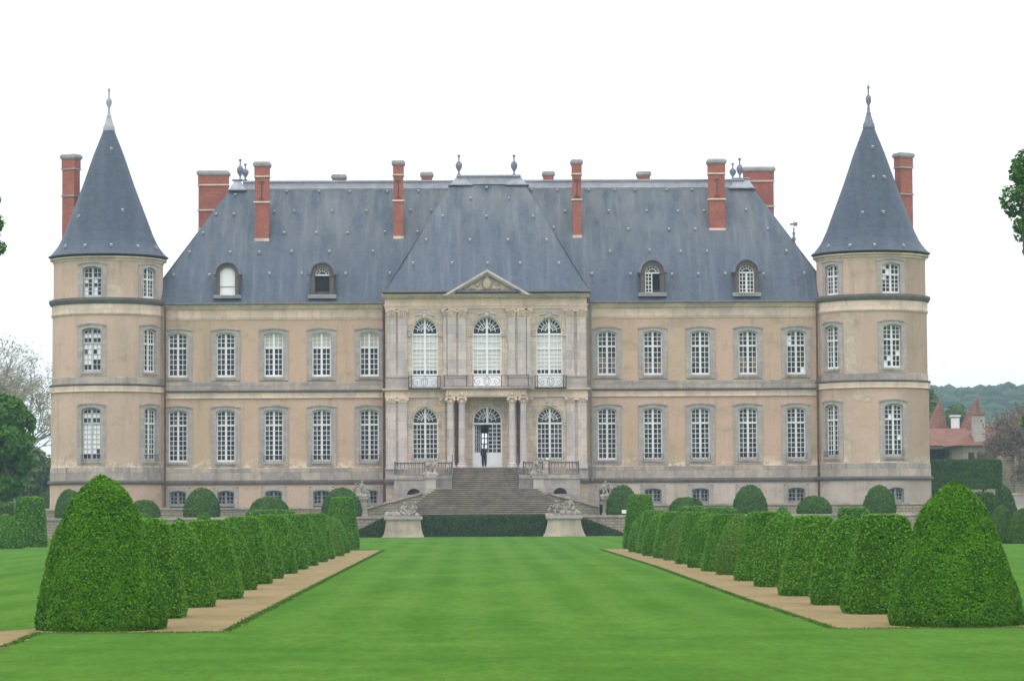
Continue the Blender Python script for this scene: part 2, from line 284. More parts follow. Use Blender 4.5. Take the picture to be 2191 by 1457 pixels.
# ------------------------------------------------------------------ mesh helpers
def tag(o, label=None, cat=None, group=None, kind=None, category=None):
    cat = cat or category
    if label: o['label'] = label
    if cat: o['category'] = cat
    if group: o['group'] = group
    if kind: o['kind'] = kind
    return o
LOC = {}
def wl(o): return LOC.get(o.name, Vector((0, 0, 0)))
def empty(name, loc, **k):
    o = bpy.data.objects.new(name, None); C.objects.link(o); o.location = loc
    o.empty_display_size = 0.5; LOC[o.name] = Vector(loc); return tag(o, **k)
class MB:
    def __init__(s): s.v = []; s.f = []; s.mi = []; s.cur = 0; s.ch = []
    def add(s, vs, fs):
        s.ch.append((list(vs), fs))
        n = len(s.v); s.v.extend([tuple(q) for q in vs])
        for f in fs: s.f.append(tuple(i+n for i in f)); s.mi.append(s.cur)
    def quad(s, a, b, c, d): s.add((a, b, c, d), ((0, 1, 2, 3),))
    def poly(s, ps): s.add(ps, (tuple(range(len(ps))),))
    def box(s, x0, x1, y0, y1, z0, z1, tx=0.0, ty=0.0):
        if x0 > x1: x0, x1 = x1, x0
        if y0 > y1: y0, y1 = y1, y0
        if z0 > z1: z0, z1 = z1, z0
        v = [(x0, y0, z0), (x1, y0, z0), (x1, y1, z0), (x0, y1, z0), (x0+tx, y0+ty, z1), (x1-tx, y0+ty, z1), (x1-tx, y1-ty, z1), (x0+tx, y1-ty, z1)]
        s.add(v, ((0, 3, 2, 1), (4, 5, 6, 7), (0, 1, 5, 4), (1, 2, 6, 5), (2, 3, 7, 6), (3, 0, 4, 7)))
    def pbox(s, px0, px1, py0, py1, Y0, Y1, t=0.0):
        a = W(px0, py0, Y0); b = W(px1, py1, Y0); s.box(a.x, b.x, Y0, Y1, b.z, a.z, t, t)
    def lathe(s, cx, cy, prof, n=32, sq=1.0):
        m = len(prof); vs = []
        for i in range(n):
            a = 2*math.pi*i/n
            for r, z in prof: vs.append((cx+r*math.cos(a), cy+r*sq*math.sin(a), z))
        fs = []
        for i in range(n):
            j = (i+1) % n
            for k in range(m-1): fs.append((i*m+k, j*m+k, j*m+k+1, i*m+k+1))
        s.add(vs, fs)
    def extx(s, prof, x0, x1):
        """profile of (y, z) swept along x with end caps"""
        n = len(prof); vs = [(x0, y, z) for y, z in prof]+[(x1, y, z) for y, z in prof]
        fs = [(i, (i+1) % n, n+(i+1) % n, n+i) for i in range(n)]
        fs += [tuple(range(n-1, -1, -1)), tuple(range(n, 2*n))]
        s.add(vs, fs)
    def bar(s, a, b, r, n=6):
        a = Vector(a); b = Vector(b); d = (b-a)
        if d.length < 1e-6: return
        d.normalize(); u = d.cross(Vector((0, 0, 1)))
        if u.length < 1e-3: u = Vector((1, 0, 0))
        u.normalize(); w = d.cross(u); vs = []
        for p, rr in ((a, r if not isinstance(r, tuple) else r[0]), (b, r if not isinstance(r, tuple) else r[1])):
            for i in range(n):
                t = 2*math.pi*i/n; vs.append(p+u*rr*math.cos(t)+w*rr*math.sin(t))
        s.add(vs, [(i, (i+1) % n, n+(i+1) % n, n+i) for i in range(n)]+[tuple(range(n-1, -1, -1)), tuple(range(n, 2*n))])
    def path(s, pts, r, n=5):
        for a, b in zip(pts, pts[1:]): s.bar(a, b, r, n)
    def blob(s, c, rx, ry, rz, n=8, m=6):
        vs = []; fs = []
        for j in range(m+1):
            t = math.pi*j/m
            for i in range(n):
                p = 2*math.pi*i/n
                vs.append((c[0]+rx*math.sin(t)*math.cos(p), c[1]+ry*math.sin(t)*math.sin(p), c[2]+rz*math.cos(t)))
        for j in range(m):
            for i in range(n): fs.append((j*n+i, (j+1)*n+i, (j+1)*n+(i+1) % n, j*n+(i+1) % n))
        s.add(vs, fs)
    def each(s, name, mats, parent):
        for vs, fs in s.ch:
            m = MB(); m.add(vs, fs); m.build(name, mats, parent)
    def build(s, name, mats, parent=None, org=None, smooth=False, **k):
        if not isinstance(mats, (list, tuple)): mats = [mats]
        if org is None: org = wl(parent) if parent else Vector((0, 0, 0))
        org = Vector(org)
        me = bpy.data.meshes.new(name)
        me.from_pydata([(x-org.x, y-org.y, z-org.z) for x, y, z in s.v], [], s.f)
        for m in mats: me.materials.append(m)
        if len(mats) > 1: me.polygons.foreach_set('material_index', s.mi)
        if smooth: me.polygons.foreach_set('use_smooth', [True]*len(s.f))
        me.update()
        o = bpy.data.objects.new(name, me); C.objects.link(o)
        if parent: o.parent = parent; LOC[o.name] = org
        else: o.location = org; LOC[o.name] = org
        return tag(o, **k)
def npmesh(name, verts, quads, mats, mi=None, parent=None, loc=None, smooth=False, **k):
    me = bpy.data.meshes.new(name)
    nv, nf = len(verts), len(quads)
    me.vertices.add(nv); me.vertices.foreach_set('co', verts.astype(np.float32).ravel())
    me.loops.add(nf*4); me.polygons.add(nf)
    me.polygons.foreach_set('loop_start', np.arange(0, nf*4, 4, dtype=np.int32))
    me.loops.foreach_set('vertex_index', quads.astype(np.int32).ravel())
    for m in mats: me.materials.append(m)
    if mi is not None: me.polygons.foreach_set('material_index', mi.astype(np.int32))
    me.update(calc_edges=True)
    if smooth: me.polygons.foreach_set('use_smooth', np.ones(nf, dtype=bool))
    o = bpy.data.objects.new(name, me); C.objects.link(o)
    if parent: o.parent = parent
    if loc is not None: o.location = loc
    return tag(o, **k)

# ------------------------------------------------------------------ ground
def ground_sheet(name, pts, z, mat, jit=0.0, sub=0, seed=1):
    rnd = random.Random(seed); out = []
    n = len(pts)
    for i in range(n):
        a = Vector(pts[i]); b = Vector(pts[(i+1) % n]); out.append(a)
        k = int((b-a).length/0.12) if sub and (b-a).length < 400 else 0
        ph = rnd.random()*9
        for j in range(1, k):
            t = j/k; p = a.lerp(b, t); d = (b-a).normalized(); nn = Vector((-d.y, d.x))
            s_ = p.length
            w = (math.sin(s_*1.3+ph)*0.8+math.sin(s_*2.9+ph*2)*0.5+rnd.uniform(-0.25, 0.25))*jit
            out.append(p+nn*w)
    mb = MB(); mb.poly([(p.x, p.y, z) for p in out])
    return mb.build(name, mat, kind='structure')
mb = MB()
mb.quad((-1500, -20, 0), (1500, -20, 0), (1500, 1550, 0), (-1500, 1550, 0))
mb.build('lawn', GRASS, kind='structure')
def g2(px, py): p = G(px, py); return (p.x, p.y)
XL, XR = -4.34, 6.45
pl = [g2(-60, 1408), g2(40, 1372), g2(80, 1354), g2(300, 1353), g2(480, 1352), (XL, 51), (XL, 140), (-8.0, 140), (-8.0, 51.5), (-8.3, 50.3), g2(0, 1348), g2(-60, 1349)]
ground_sheet('gravel_path', pl, 0.006, GRAV, 0.10, 1, 3)
pr = [g2(1785, 1345), g2(1900, 1344), g2(2300, 1341), g2(2300, 1330), (10.5, 50.5), (10.5, 139.5), (7.0, 139.5), g2(1285, 1175), g2(1400, 1211), g2(1600, 1284)]
ground_sheet('gravel_path', pr[::-1], 0.006, GRAV, 0.10, 1, 4)

# grass blades: the ragged lips of the lawn along the gravel
def blades(name, xy, hgt, wid, seed, **k):
    r = np.random.default_rng(seed); n = len(xy)
    a = r.uniform(0, math.pi, n); h = hgt*r.uniform(0.5, 1.2, n); w = wid*r.uniform(0.6, 1.3, n)
    ux, uy = np.cos(a)*w, np.sin(a)*w
    lx, ly = r.normal(0, 0.5, n)*h, r.normal(0, 0.5, n)*h
    v = np.zeros((n, 4, 3))
    v[:, 0] = np.stack([xy[:, 0]-ux, xy[:, 1]-uy, np.zeros(n)], 1)
    v[:, 1] = np.stack([xy[:, 0]+ux, xy[:, 1]+uy, np.zeros(n)], 1)
    v[:, 2] = np.stack([xy[:, 0]+ux*0.3+lx, xy[:, 1]+uy*0.3+ly, h], 1)
    v[:, 3] = np.stack([xy[:, 0]-ux*0.3+lx, xy[:, 1]-uy*0.3+ly, h], 1)
    q = np.arange(n*4).reshape(n, 4)
    return npmesh(name, v.reshape(-1, 3), q, [BLADE], **k)
def lip(pts, off, n, spread, seed):
    r = np.random.default_rng(seed); out = []
    seg = [(Vector(a), Vector(b)) for a, b in zip(pts, pts[1:])]
    tot = sum((b-a).length for a, b in seg)
    for a, b in seg:
        m = int(n*(b-a).length/tot); t = r.random(m)
        d = (b-a).normalized(); nn = Vector((-d.y, d.x))
        o = off+r.normal(0, spread, m)
        out.append(np.stack([a.x+(b.x-a.x)*t+nn.x*o, a.y+(b.y-a.y)*t+nn.y*o], 1))
    return np.concatenate(out)
lp = np.concatenate([lip([g2(0, 1386), g2(40, 1372), g2(80, 1354), g2(300, 1353), g2(480, 1352), (XL, 51), (XL, 140), (-5.3, 140)], 0.0, 14000, 0.05, 7),
                     lip([g2(1285, 1175), g2(1400, 1211), g2(1600, 1284), g2(1785, 1345), g2(1900, 1344), g2(2200, 1341.5)], 0.0, 12000, 0.05, 8)])
blades('grass_edge', lp, 0.030, 0.010, 9, kind='stuff', label='ragged grass edge of the lawn along the gravel paths', category='grass')

# ------------------------------------------------------------------ leaves
def leaf_quads(P, Nn, size, seed, tilt=0.55, aspect=0.62):
    r = np.random.default_rng(seed); n = len(P)
    Nn = Nn + r.normal(0, tilt, (n, 3)); Nn /= np.linalg.norm(Nn, axis=1)[:, None]+1e-9
    t = r.normal(0, 1, (n, 3)); t -= (t*Nn).sum(1)[:, None]*Nn; t /= np.linalg.norm(t, axis=1)[:, None]+1e-9
    b = np.cross(Nn, t); s = size*r.uniform(0.6, 1.35, n)[:, None]
    v = np.stack([P-t*s, P-b*s*aspect+Nn*s*0.15, P+t*s, P+b*s*aspect+Nn*s*0.15], 1)
    return v.reshape(-1, 3), np.arange(n*4).reshape(n, 4)
def vnoise(P, f, seed):
    r = np.random.default_rng(seed); out = np.zeros(len(P))
    for i in range(7):
        k = r.normal(0, 1, 3)*f*(1+0.35*i); k[2] *= 1.4
        out += np.sin(P@k + r.uniform(0, 6.28))/(1+0.25*i)
    return out/3.0
def sample_surface(V, Q, n, seed):
    r = np.random.default_rng(seed)
    a, b, c, d = (V[Q[:, i]] for i in range(4))
    nn = np.cross(c-a, d-b); ar = np.linalg.norm(nn, axis=1)/2
    idx = r.choice(len(Q), n, p=ar/ar.sum()); u = r.random(n)[:, None]; w = r.random(n)[:, None]
    p = (a[idx]*(1-u)+b[idx]*u)*(1-w)+(d[idx]*(1-u)+c[idx]*u)*w
    m = nn[idx]; m /= np.linalg.norm(m, axis=1)[:, None]+1e-9
    return p, m
def bush_mesh(prof, sup, nz, nu, amp, seed, sy=1.0):
    """surface of revolution (sup=2) or rounded square (sup>2), profile list of (z, r)"""
    pz = np.array([p[0] for p in prof]); prr = np.array([p[1] for p in prof])
    seg = np.r_[0, np.cumsum(np.hypot(np.diff(pz), np.diff(prr)))]
    s = np.linspace(0, seg[-1], nz); z = np.interp(s, seg, pz); rr = np.interp(s, seg, prr)
    th = np.linspace(0, 2*np.pi, nu, endpoint=False)
    cs, sn = np.cos(th), np.sin(th)
    k = 1/(np.abs(cs)**sup+np.abs(sn)**sup)**(1/sup)
    V = np.stack([np.outer(rr, cs*k), np.outer(rr, sn*k*sy), np.repeat(z[:, None], nu, 1)], 2).reshape(-1, 3)
    i = np.arange(nz-1)[:, None]*nu; j = np.arange(nu)[None]; j2 = (j+1) % nu
    Q = np.stack([i+j, i+j2, i+nu+j2, i+nu+j], 2).reshape(-1, 4)
    d = vnoise(V, 3.0, seed)*amp+vnoise(V, 9.0, seed+1)*amp*0.55
    c = V.copy(); c[:, 2] -= pz.max()*0.45; c /= np.linalg.norm(c, axis=1)[:, None]+1e-9
    V2 = V+c*d[:, None]; V2[:, 2] = np.maximum(V2[:, 2], 0.0)
    return V2, Q
def topiary(name, loc, prof, sup=2.0, nleaf=6000, lsize=0.05, leaf=LF, core=CORE, seed=1, amp=0.03, rot=0.0, sy=1.0, nz=40, nu=64, tilt=0.35, shoots=0.22, **k):
    V, Q = bush_mesh(prof, sup, nz, nu, amp, seed, sy)
    P, Nn = sample_surface(V, Q, nleaf, seed+2)
    r = np.random.default_rng(seed+9)
    P = P+Nn*(r.normal(0.008, 0.012, nleaf)[:, None])
    P[:, 2] = np.maximum(P[:, 2], lsize*0.4)
    Pq = P*np.array([1, 1, 2.6]); Pq = P*np.array([1, 1, 3.2]); kp = (vnoise(Pq, 3.4, seed+21) < 0.95) | (r.random(nleaf) < .2); P = P[kp]; Nn = Nn[kp]     # thin spots between the clipped shoots
    LV, LQ = leaf_quads(P, Nn+np.array([0, 0, 0.3]), lsize, seed+3, tilt)
    # young shoots just proud of the surface, rim light put into their paler green
    ns = int(nleaf*shoots); PS_, NS_ = sample_surface(V, Q, ns, seed+12)
    PS_ = PS_+NS_*(r.uniform(0.015, 0.05, ns)[:, None])*(lsize/0.035)**.5; PS_[:, 2] = np.maximum(PS_[:, 2], lsize*.4)
    SV, SQ = leaf_quads(PS_, NS_, lsize*.8, seed+13, .8)
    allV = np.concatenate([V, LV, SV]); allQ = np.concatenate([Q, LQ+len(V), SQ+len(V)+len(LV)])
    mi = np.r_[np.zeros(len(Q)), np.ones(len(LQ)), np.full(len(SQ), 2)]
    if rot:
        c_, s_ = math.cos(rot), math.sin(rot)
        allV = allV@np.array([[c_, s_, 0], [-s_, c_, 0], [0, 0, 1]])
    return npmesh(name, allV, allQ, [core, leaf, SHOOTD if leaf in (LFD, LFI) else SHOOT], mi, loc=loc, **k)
def egg_prof(h, R, p=2.2, q=0.62, tuck=0.93):
    out = [(0, R*tuck)]
    for i in range(1, 13):
        t = i/12.0; out.append((h*(0.12+0.88*t) if False else h*t, R*(max(0, 1-t**p))**q*(1 if t > 0.12 else tuck+(1-tuck)*t/0.12)))
    return out
def trap_prof(h, R, rt): return [(0, R*0.96), (h*0.08, R), (h*0.5, (R+rt)/2*1.03), (h*0.93, rt*1.03), (h*0.985, rt*0.93), (h, rt*0.8), (h, 0.0)]
CONE = [(0, 1.10), (0.12, 1.15), (0.45, 1.12), (0.85, 1.05), (1.2, 0.965), (1.6, 0.84), (2.03, 0.655), (2.3, 0.52), (2.5, 0.36), (2.62, 0.2), (2.70, 0.07), (2.72, 0.0)]
TG = 'clipped bushes in the two rows along the gravel paths'
topiary('clipped_bush', (W(217, 1300, 51.1).x, 51.1, 0), [(z*1.01, r_*1.0) for z, r_ in CONE], 2, 52000, 0.027, LFC, CORE, 11, 0.03, shoots=0.10, nz=90, nu=150,
        label='big clipped cone bush at the near end of the left row', category='topiary bush', group=TG)
CONER = [(0, 1.14), (0.12, 1.19), (0.43, 1.14), (0.75, 1.05), (1.11, .93), (1.45, .80), (1.79, .67), (2.0, .58), (2.14, .50), (2.35, .31), (2.48, .17), (2.56, .05), (2.58, 0)]
topiary('clipped_bush', (W(2044, 1300, 50.7).x, 50.7, 0), CONER, 2, 52000, 0.027, LFC, CORE, 12, 0.03, shoots=0.10, nz=90, nu=150,
        label='big bright clipped cone bush at the near end of the right row', category='topiary bush', group=TG)
ORD = ['first', 'second', 'third', 'fourth', 'fifth', 'sixth', 'seventh', 'eighth']
# (kind, front Y, edge x toward the lawn, height)
Lrow = [('t', 55.6, -5.74, 1.93), ('e', 61.5, -5.65, 1.94), ('t', 67, -5.54, 1.84), ('e', 74, -5.7, 1.88), ('t', 79.8, -5.74, 1.86), ('e', 85.5, -5.75, 1.90),
        ('t', 92, -5.77, 1.88), ('e', 98, -5.72, 1.84), ('t', 104, -5.73, 1.87), ('e', 110.5, -5.67, 1.8), ('t', 117, -5.74, 1.86), ('e', 123.5, -5.6, 1.8),
        ('e', 131.5, -5.68, 1.74), ('T', 139.7, -5.59, 2.6)]
Rrow = [('t', 55.6, 7.5, 1.93), ('e', 60.5, 7.42, 1.94), ('t', 66.7, 7.45, 1.86), ('e', 74, 7.55, 1.96), ('t', 80, 7.63, 1.92), ('e', 87, 7.67, 1.88), ('t', 91.7, 7.64, 1.82),
        ('e', 97, 7.54, 1.86), ('t', 103, 7.61, 1.86), ('e', 110, 7.6, 1.84), ('t', 114.6, 7.52, 1.85), ('e', 119.6, 7.36, 1.82), ('t', 126, 7.5, 1.88), ('e', 129.5, 7.33, 1.82), ('T', 139, 7.6, 2.66)]
for side, row in (('left', Lrow), ('right', Rrow)):
    cnt = {'t': 0, 'e': 0}
    for i, (kd, Yf, xe, h) in enumerate(row):
        sg = -1 if side == 'left' else 1
        R = 0.80 if kd != 'T' else 0.84
        x = xe+sg*R*(1.0); y = Yf+R
        nl = int(17000*min(1, (62/Yf)**0.9)+4000); ls = 0.026+0.00016*Yf
        sd_ = 100+i*7+(500 if sg > 0 else 0)
        mat = LFB if (side, i) in (('right', 9), ('right', 5), ('left', 11)) else LF
        if kd == 'e':
            pf = egg_prof(h, R*1.0, 1.6, .72) if sg < 0 else egg_prof(h, R*1.0); nm = 'rounded egg-shaped clipped bush'
        elif kd == 't':
            pf = trap_prof(h, R, 0.44); nm = 'flat-topped tapering clipped bush'
        else:
            pf = trap_prof(h, R, 0.52); nm = 'tall flat-topped clipped bush'
        if kd == 'T': lab = f'tall flat-topped clipped bush closing the far end of the {side} row by the lawn'
        else:
            c = cnt[kd]; cnt[kd] += 1
            lab = f'{nm}, {ORD[c]} such behind the big cone in the {side} row'
        if (side, i) == ('right', 9): lab = 'brownish rounded clipped bush, fifth such behind the big cone in the right row'
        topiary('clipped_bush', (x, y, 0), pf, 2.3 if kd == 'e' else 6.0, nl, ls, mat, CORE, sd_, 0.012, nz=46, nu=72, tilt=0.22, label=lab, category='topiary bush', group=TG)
# the rows crossing the garden further back, seen over and beside the two rows
def pbush(kind, px0, px1, ptop, Yf, z0, lab, leaf=LF, core=CORE, seed=1, grp=None, nleaf=3500, ls=0.08, p=2.2, q=0.62, topw=0.66):
    x0 = W(px0, ptop, Yf).x; x1 = W(px1, ptop, Yf).x; R = (x1-x0)/2; h = W((px0+px1)/2, ptop, Yf+R).z-z0
    pf = egg_prof(h, R, p, q) if kind == 'e' else trap_prof(h, R, R*topw)
    return topiary('clipped_bush', ((x0+x1)/2, Yf+R, z0), pf, 2.0 if kind == 'e' else 6.0, nleaf, ls, leaf, core, seed, 0.03, nz=34, nu=48,
                   label=lab, category='topiary bush', group=grp)
BG = 'clipped bushes standing further back across the garden'
pbush('t', 27, 92, 1066, 158, 0, 'tall flat-topped clipped bush at the left edge near the tower', seed=701, grp=BG, topw=0.8, nleaf=6000)
pbush('e', -38, 43, 1100, 152, 0, 'low rounded clipped bush cut by the left edge of the photo', seed=702, grp=BG, nleaf=5000)
pbush('t', -60, 40, 1077, 168, 0, 'flat-topped clipped bush behind the rounded one at the left edge', seed=703, grp=BG, leaf=LFD, topw=0.9)
pbush('e', 278, 330, 1098, 158, 0, 'small rounded bush top peeping over the left row beside the big cone', seed=704, grp=BG)
pbush('e', 411, 457, 1095, 160, 0, 'small rounded bush top peeping over the middle of the left row', seed=705, grp=BG)
pbush('t', 520, 632, 1093, 160, 0, 'wide flat bush top peeping over the left row', seed=706, grp=BG, topw=0.9)
pbush('t', 1452, 1512, 1086, 158, 0, 'flat bush top peeping over the right row, nearer the stairs', seed=707, grp=BG, topw=0.9)
pbush('t', 1508, 1580, 1087, 160, 0, 'flat bush top peeping over the right row, just right of its flat neighbour', seed=708, grp=BG, topw=0.9)
pbush('e', 1648, 1706, 1086, 159, 0, 'small rounded bush top peeping over the right row', seed=709, grp=BG)
pbush('t', 1798, 1862, 1087, 158, 0, 'square clipped bush showing over the right row under the right tower', seed=710, grp=BG, topw=0.9)
pbush('e', 2122, 2174, 1080, 150, 0, 'rounded clipped bush on the lawn right of the big right cone', seed=711, grp=BG, leaf=LFD, nleaf=5000)
pbush('e', 2162, 2226, 1088, 149, 0, 'rounded clipped bush cut by the right edge of the photo', seed=712, grp=BG, leaf=LFD, nleaf=5000)
pbush('t', 2080, 2130, 1055, 172, 0, 'dark flat-topped clipped bush behind the big right cone', seed=713, grp=BG, leaf=LFI, core=CORED, topw=0.9)
pbush('e', 2122, 2184, 1037, 184, 0, 'dark tall egg-shaped bush behind two rounded ones at the right', seed=714, grp=BG, leaf=LFI, core=CORED)
TB = 'clipped yews on the grass terrace below the facade'
for i, (kd, a, b, t, z0, lab, q) in enumerate([
        ('e', 114, 174, 1047, 1.42, 'dark egg-shaped yew below the left tower, left of the big cone', 0.55),
        ('e', 272, 338, 1070, 1.42, 'low domed yew right of the left tower, beside the big cone', 0.45),
        ('e', 389, 467, 1043, 1.42, 'egg-shaped yew between the first and second basement windows of the left wing', 0.55),
        ('e', 529, 616, 1064, 1.42, 'low domed yew below the third basement window of the left wing', 0.45),
        ('e', 686, 772, 1043, 1.42, 'egg-shaped yew behind the tall flat-topped bush of the left row', 0.55),
        ('e', 1299, 1367, 1037, 1.42, 'egg-shaped yew behind the tall flat-topped bush of the right row', 0.55),
        ('e', 1434, 1510, 1064, 1.42, 'low domed yew below the second basement window of the right wing', 0.45),
        ('e', 1572, 1645, 1037, 1.42, 'egg-shaped yew hiding the fourth basement window of the right wing', 0.55),
        ('e', 1710, 1783, 1062, 1.42, 'low domed yew at the joint of right wing and right tower', 0.45),
        ('e', 1852, 1921, 1038, 1.42, 'egg-shaped yew in front of the right tower', 0.55)]):
    pbush(kd, a, b, t, 201.2, z0, lab, LFD, CORED, 801+i*5, TB, 4200, 0.085, 2.3, q)

# ------------------------------------------------------------------ terrace, walls, hedges
mb = MB(); mb.box(-38, 44, 199.35, 236, 0.0, 1.4); mb.build('terrace_ground', GRASS, kind='structure')
def wallthing(name, px0, px1, Y0, th, z0, z1, lab, cat='wall', cope=0.14, mat=RUBBLE):
    x0 = W(px0, 1100, Y0).x; x1 = W(px1, 1100, Y0).x
    root = empty(name, ((x0+x1)/2, Y0, z0), label=lab, cat=cat)
    m = MB(); m.box(x0, x1, Y0, Y0+th, z0, z1-cope); m.build('masonry', mat, root)
    m = MB(); m.box(x0-0.03, x1+0.03, Y0-0.07, Y0+th+0.07, z1-cope, z1); m.build('coping', BAND, root)
wallthing('retaining_wall', -60, 826, 198.9, 0.45, 0, 1.46, 'rubble retaining wall of the terrace left of the stairs')
wallthing('retaining_wall', 1246, 2130, 198.9, 0.45, 0, 1.46, 'rubble retaining wall of the terrace right of the stairs')
wallthing('low_wall', 84, 786, 207.6, 0.4, 1.4, 2.14, 'low stone wall in front of the left wing basement windows')
wallthing('low_wall', 1312, 2010, 207.6, 0.4, 1.4, 2.24, 'low stone wall in front of the right wing basement windows')
def hedge(name, pts, y0, y1, nleaf, ls, leaf, core, seed, **k):
    """prism hedge: front outline pts (x, z) counter-clockwise, filled between y0 and y1"""
    m = MB(); n = len(pts)
    xs = [p[0] for p in pts]
    # fine front face by columns
    V = []; Q = []
    def top(x):
        up = [(pts[i], pts[(i+1) % n]) for i in range(n)]; best = 0
        for (xa, za), (xb, zb) in up:
            if min(xa, xb) <= x <= max(xa, xb) and abs(xb-xa) > 1e-6:
                best = max(best, za+(zb-za)*(x-xa)/(xb-xa))
        return best
    x0, x1 = min(xs), max(xs); z0 = min(p[1] for p in pts); nx = max(8, int((x1-x0)/0.25)); nz = 10; ny = 5
    cols = np.linspace(x0, x1, nx+1)
    for x in cols:
        t = max(top(x), z0+0.05)
        for j in range(nz+1): V.append((x, y0+0.06*j/nz, z0+(t-z0)*j/nz))
        for j in range(1, ny+1): V.append((x, y0+(y1-y0)*j/ny, t))
        V.append((x, y1, z0))
    m_ = nz+1+ny+1
    for i in range(nx):
        for j in range(m_-1): a = i*m_+j; Q.append((a, a+m_, a+m_+1, a+1))
    Q.append((0, nz, nz+ny, nz+ny+1)); b = nx*m_; Q.append((b, b+nz+ny+1, b+nz+ny, b+nz))
    V = np.array(V, float); Q = np.array(Q)
    V[:, 1] += vnoise(V, 2.5, seed)*0.06; V[:, 2] += np.where(V[:, 2] > z0+0.1, vnoise(V, 3, seed+1)*0.03, 0)
    P, Nn = sample_surface(V, Q, nleaf, seed+2)
    rr_ = np.random.default_rng(seed); P = P+Nn*rr_.normal(0.02, 0.03, nleaf)[:, None]
    LV, LQ = leaf_quads(P, Nn, ls, seed+3)
    mi = np.r_[np.zeros(len(Q)), np.ones(len(LQ))]
    o = Vector(((x0+x1)/2, y0, z0))
    return npmesh(name, np.concatenate([V, LV])-np.array(o), np.concatenate([Q, LQ+len(V)]), [core, leaf], mi, loc=o, **k)
xa = W(903, 1130, 197.6).x; xb = W(1172, 1130, 197.6).x
hedge('ivy_hedge', [(xa, 0), (xb, 0), (xb, 1.42), (xa, 1.42)], 197.6, 198.8, 9000, 0.085, LFI, CORED, 21, label='long dark ivy hedge at the foot of the stairs between two pedestals', category='hedge')
p = [W(764, 1138, 197.6), W(824, 1105, 197.6)]
hedge('ivy_hedge', [(p[0].x, 0), (p[1].x+0.2, 0), (p[1].x+0.2, p[1].z), (p[0].x, p[0].z)], 197.6, 198.8, 2600, 0.085, LFI, CORED, 22, label='small sloping ivy hedge left of the left flared pedestal', category='hedge')
p = [W(1338, 1144, 197.6), W(1246, 1107, 197.6)]
hedge('ivy_hedge', [(p[1].x-0.2, 0), (p[0].x, 0), (p[0].x, p[0].z), (p[1].x-0.2, p[1].z)], 197.6, 198.8, 3000, 0.085, LFI, CORED, 23, label='small sloping ivy hedge right of the right flared pedestal', category='hedge')

# ------------------------------------------------------------------ chateau
YW = 214.0; YP = 212.0             # wing wall plane, central pavilion wall plane
CH = empty('chateau', (1.18, YW, 1.0), label='long symmetrical stone chateau with two round corner towers, steep slate roofs and pedimented centre', cat='castle')
def ZL(y): return W(585, y, YW).z
def XW(px, y=850, Y=YW): return W(px, y, Y).x

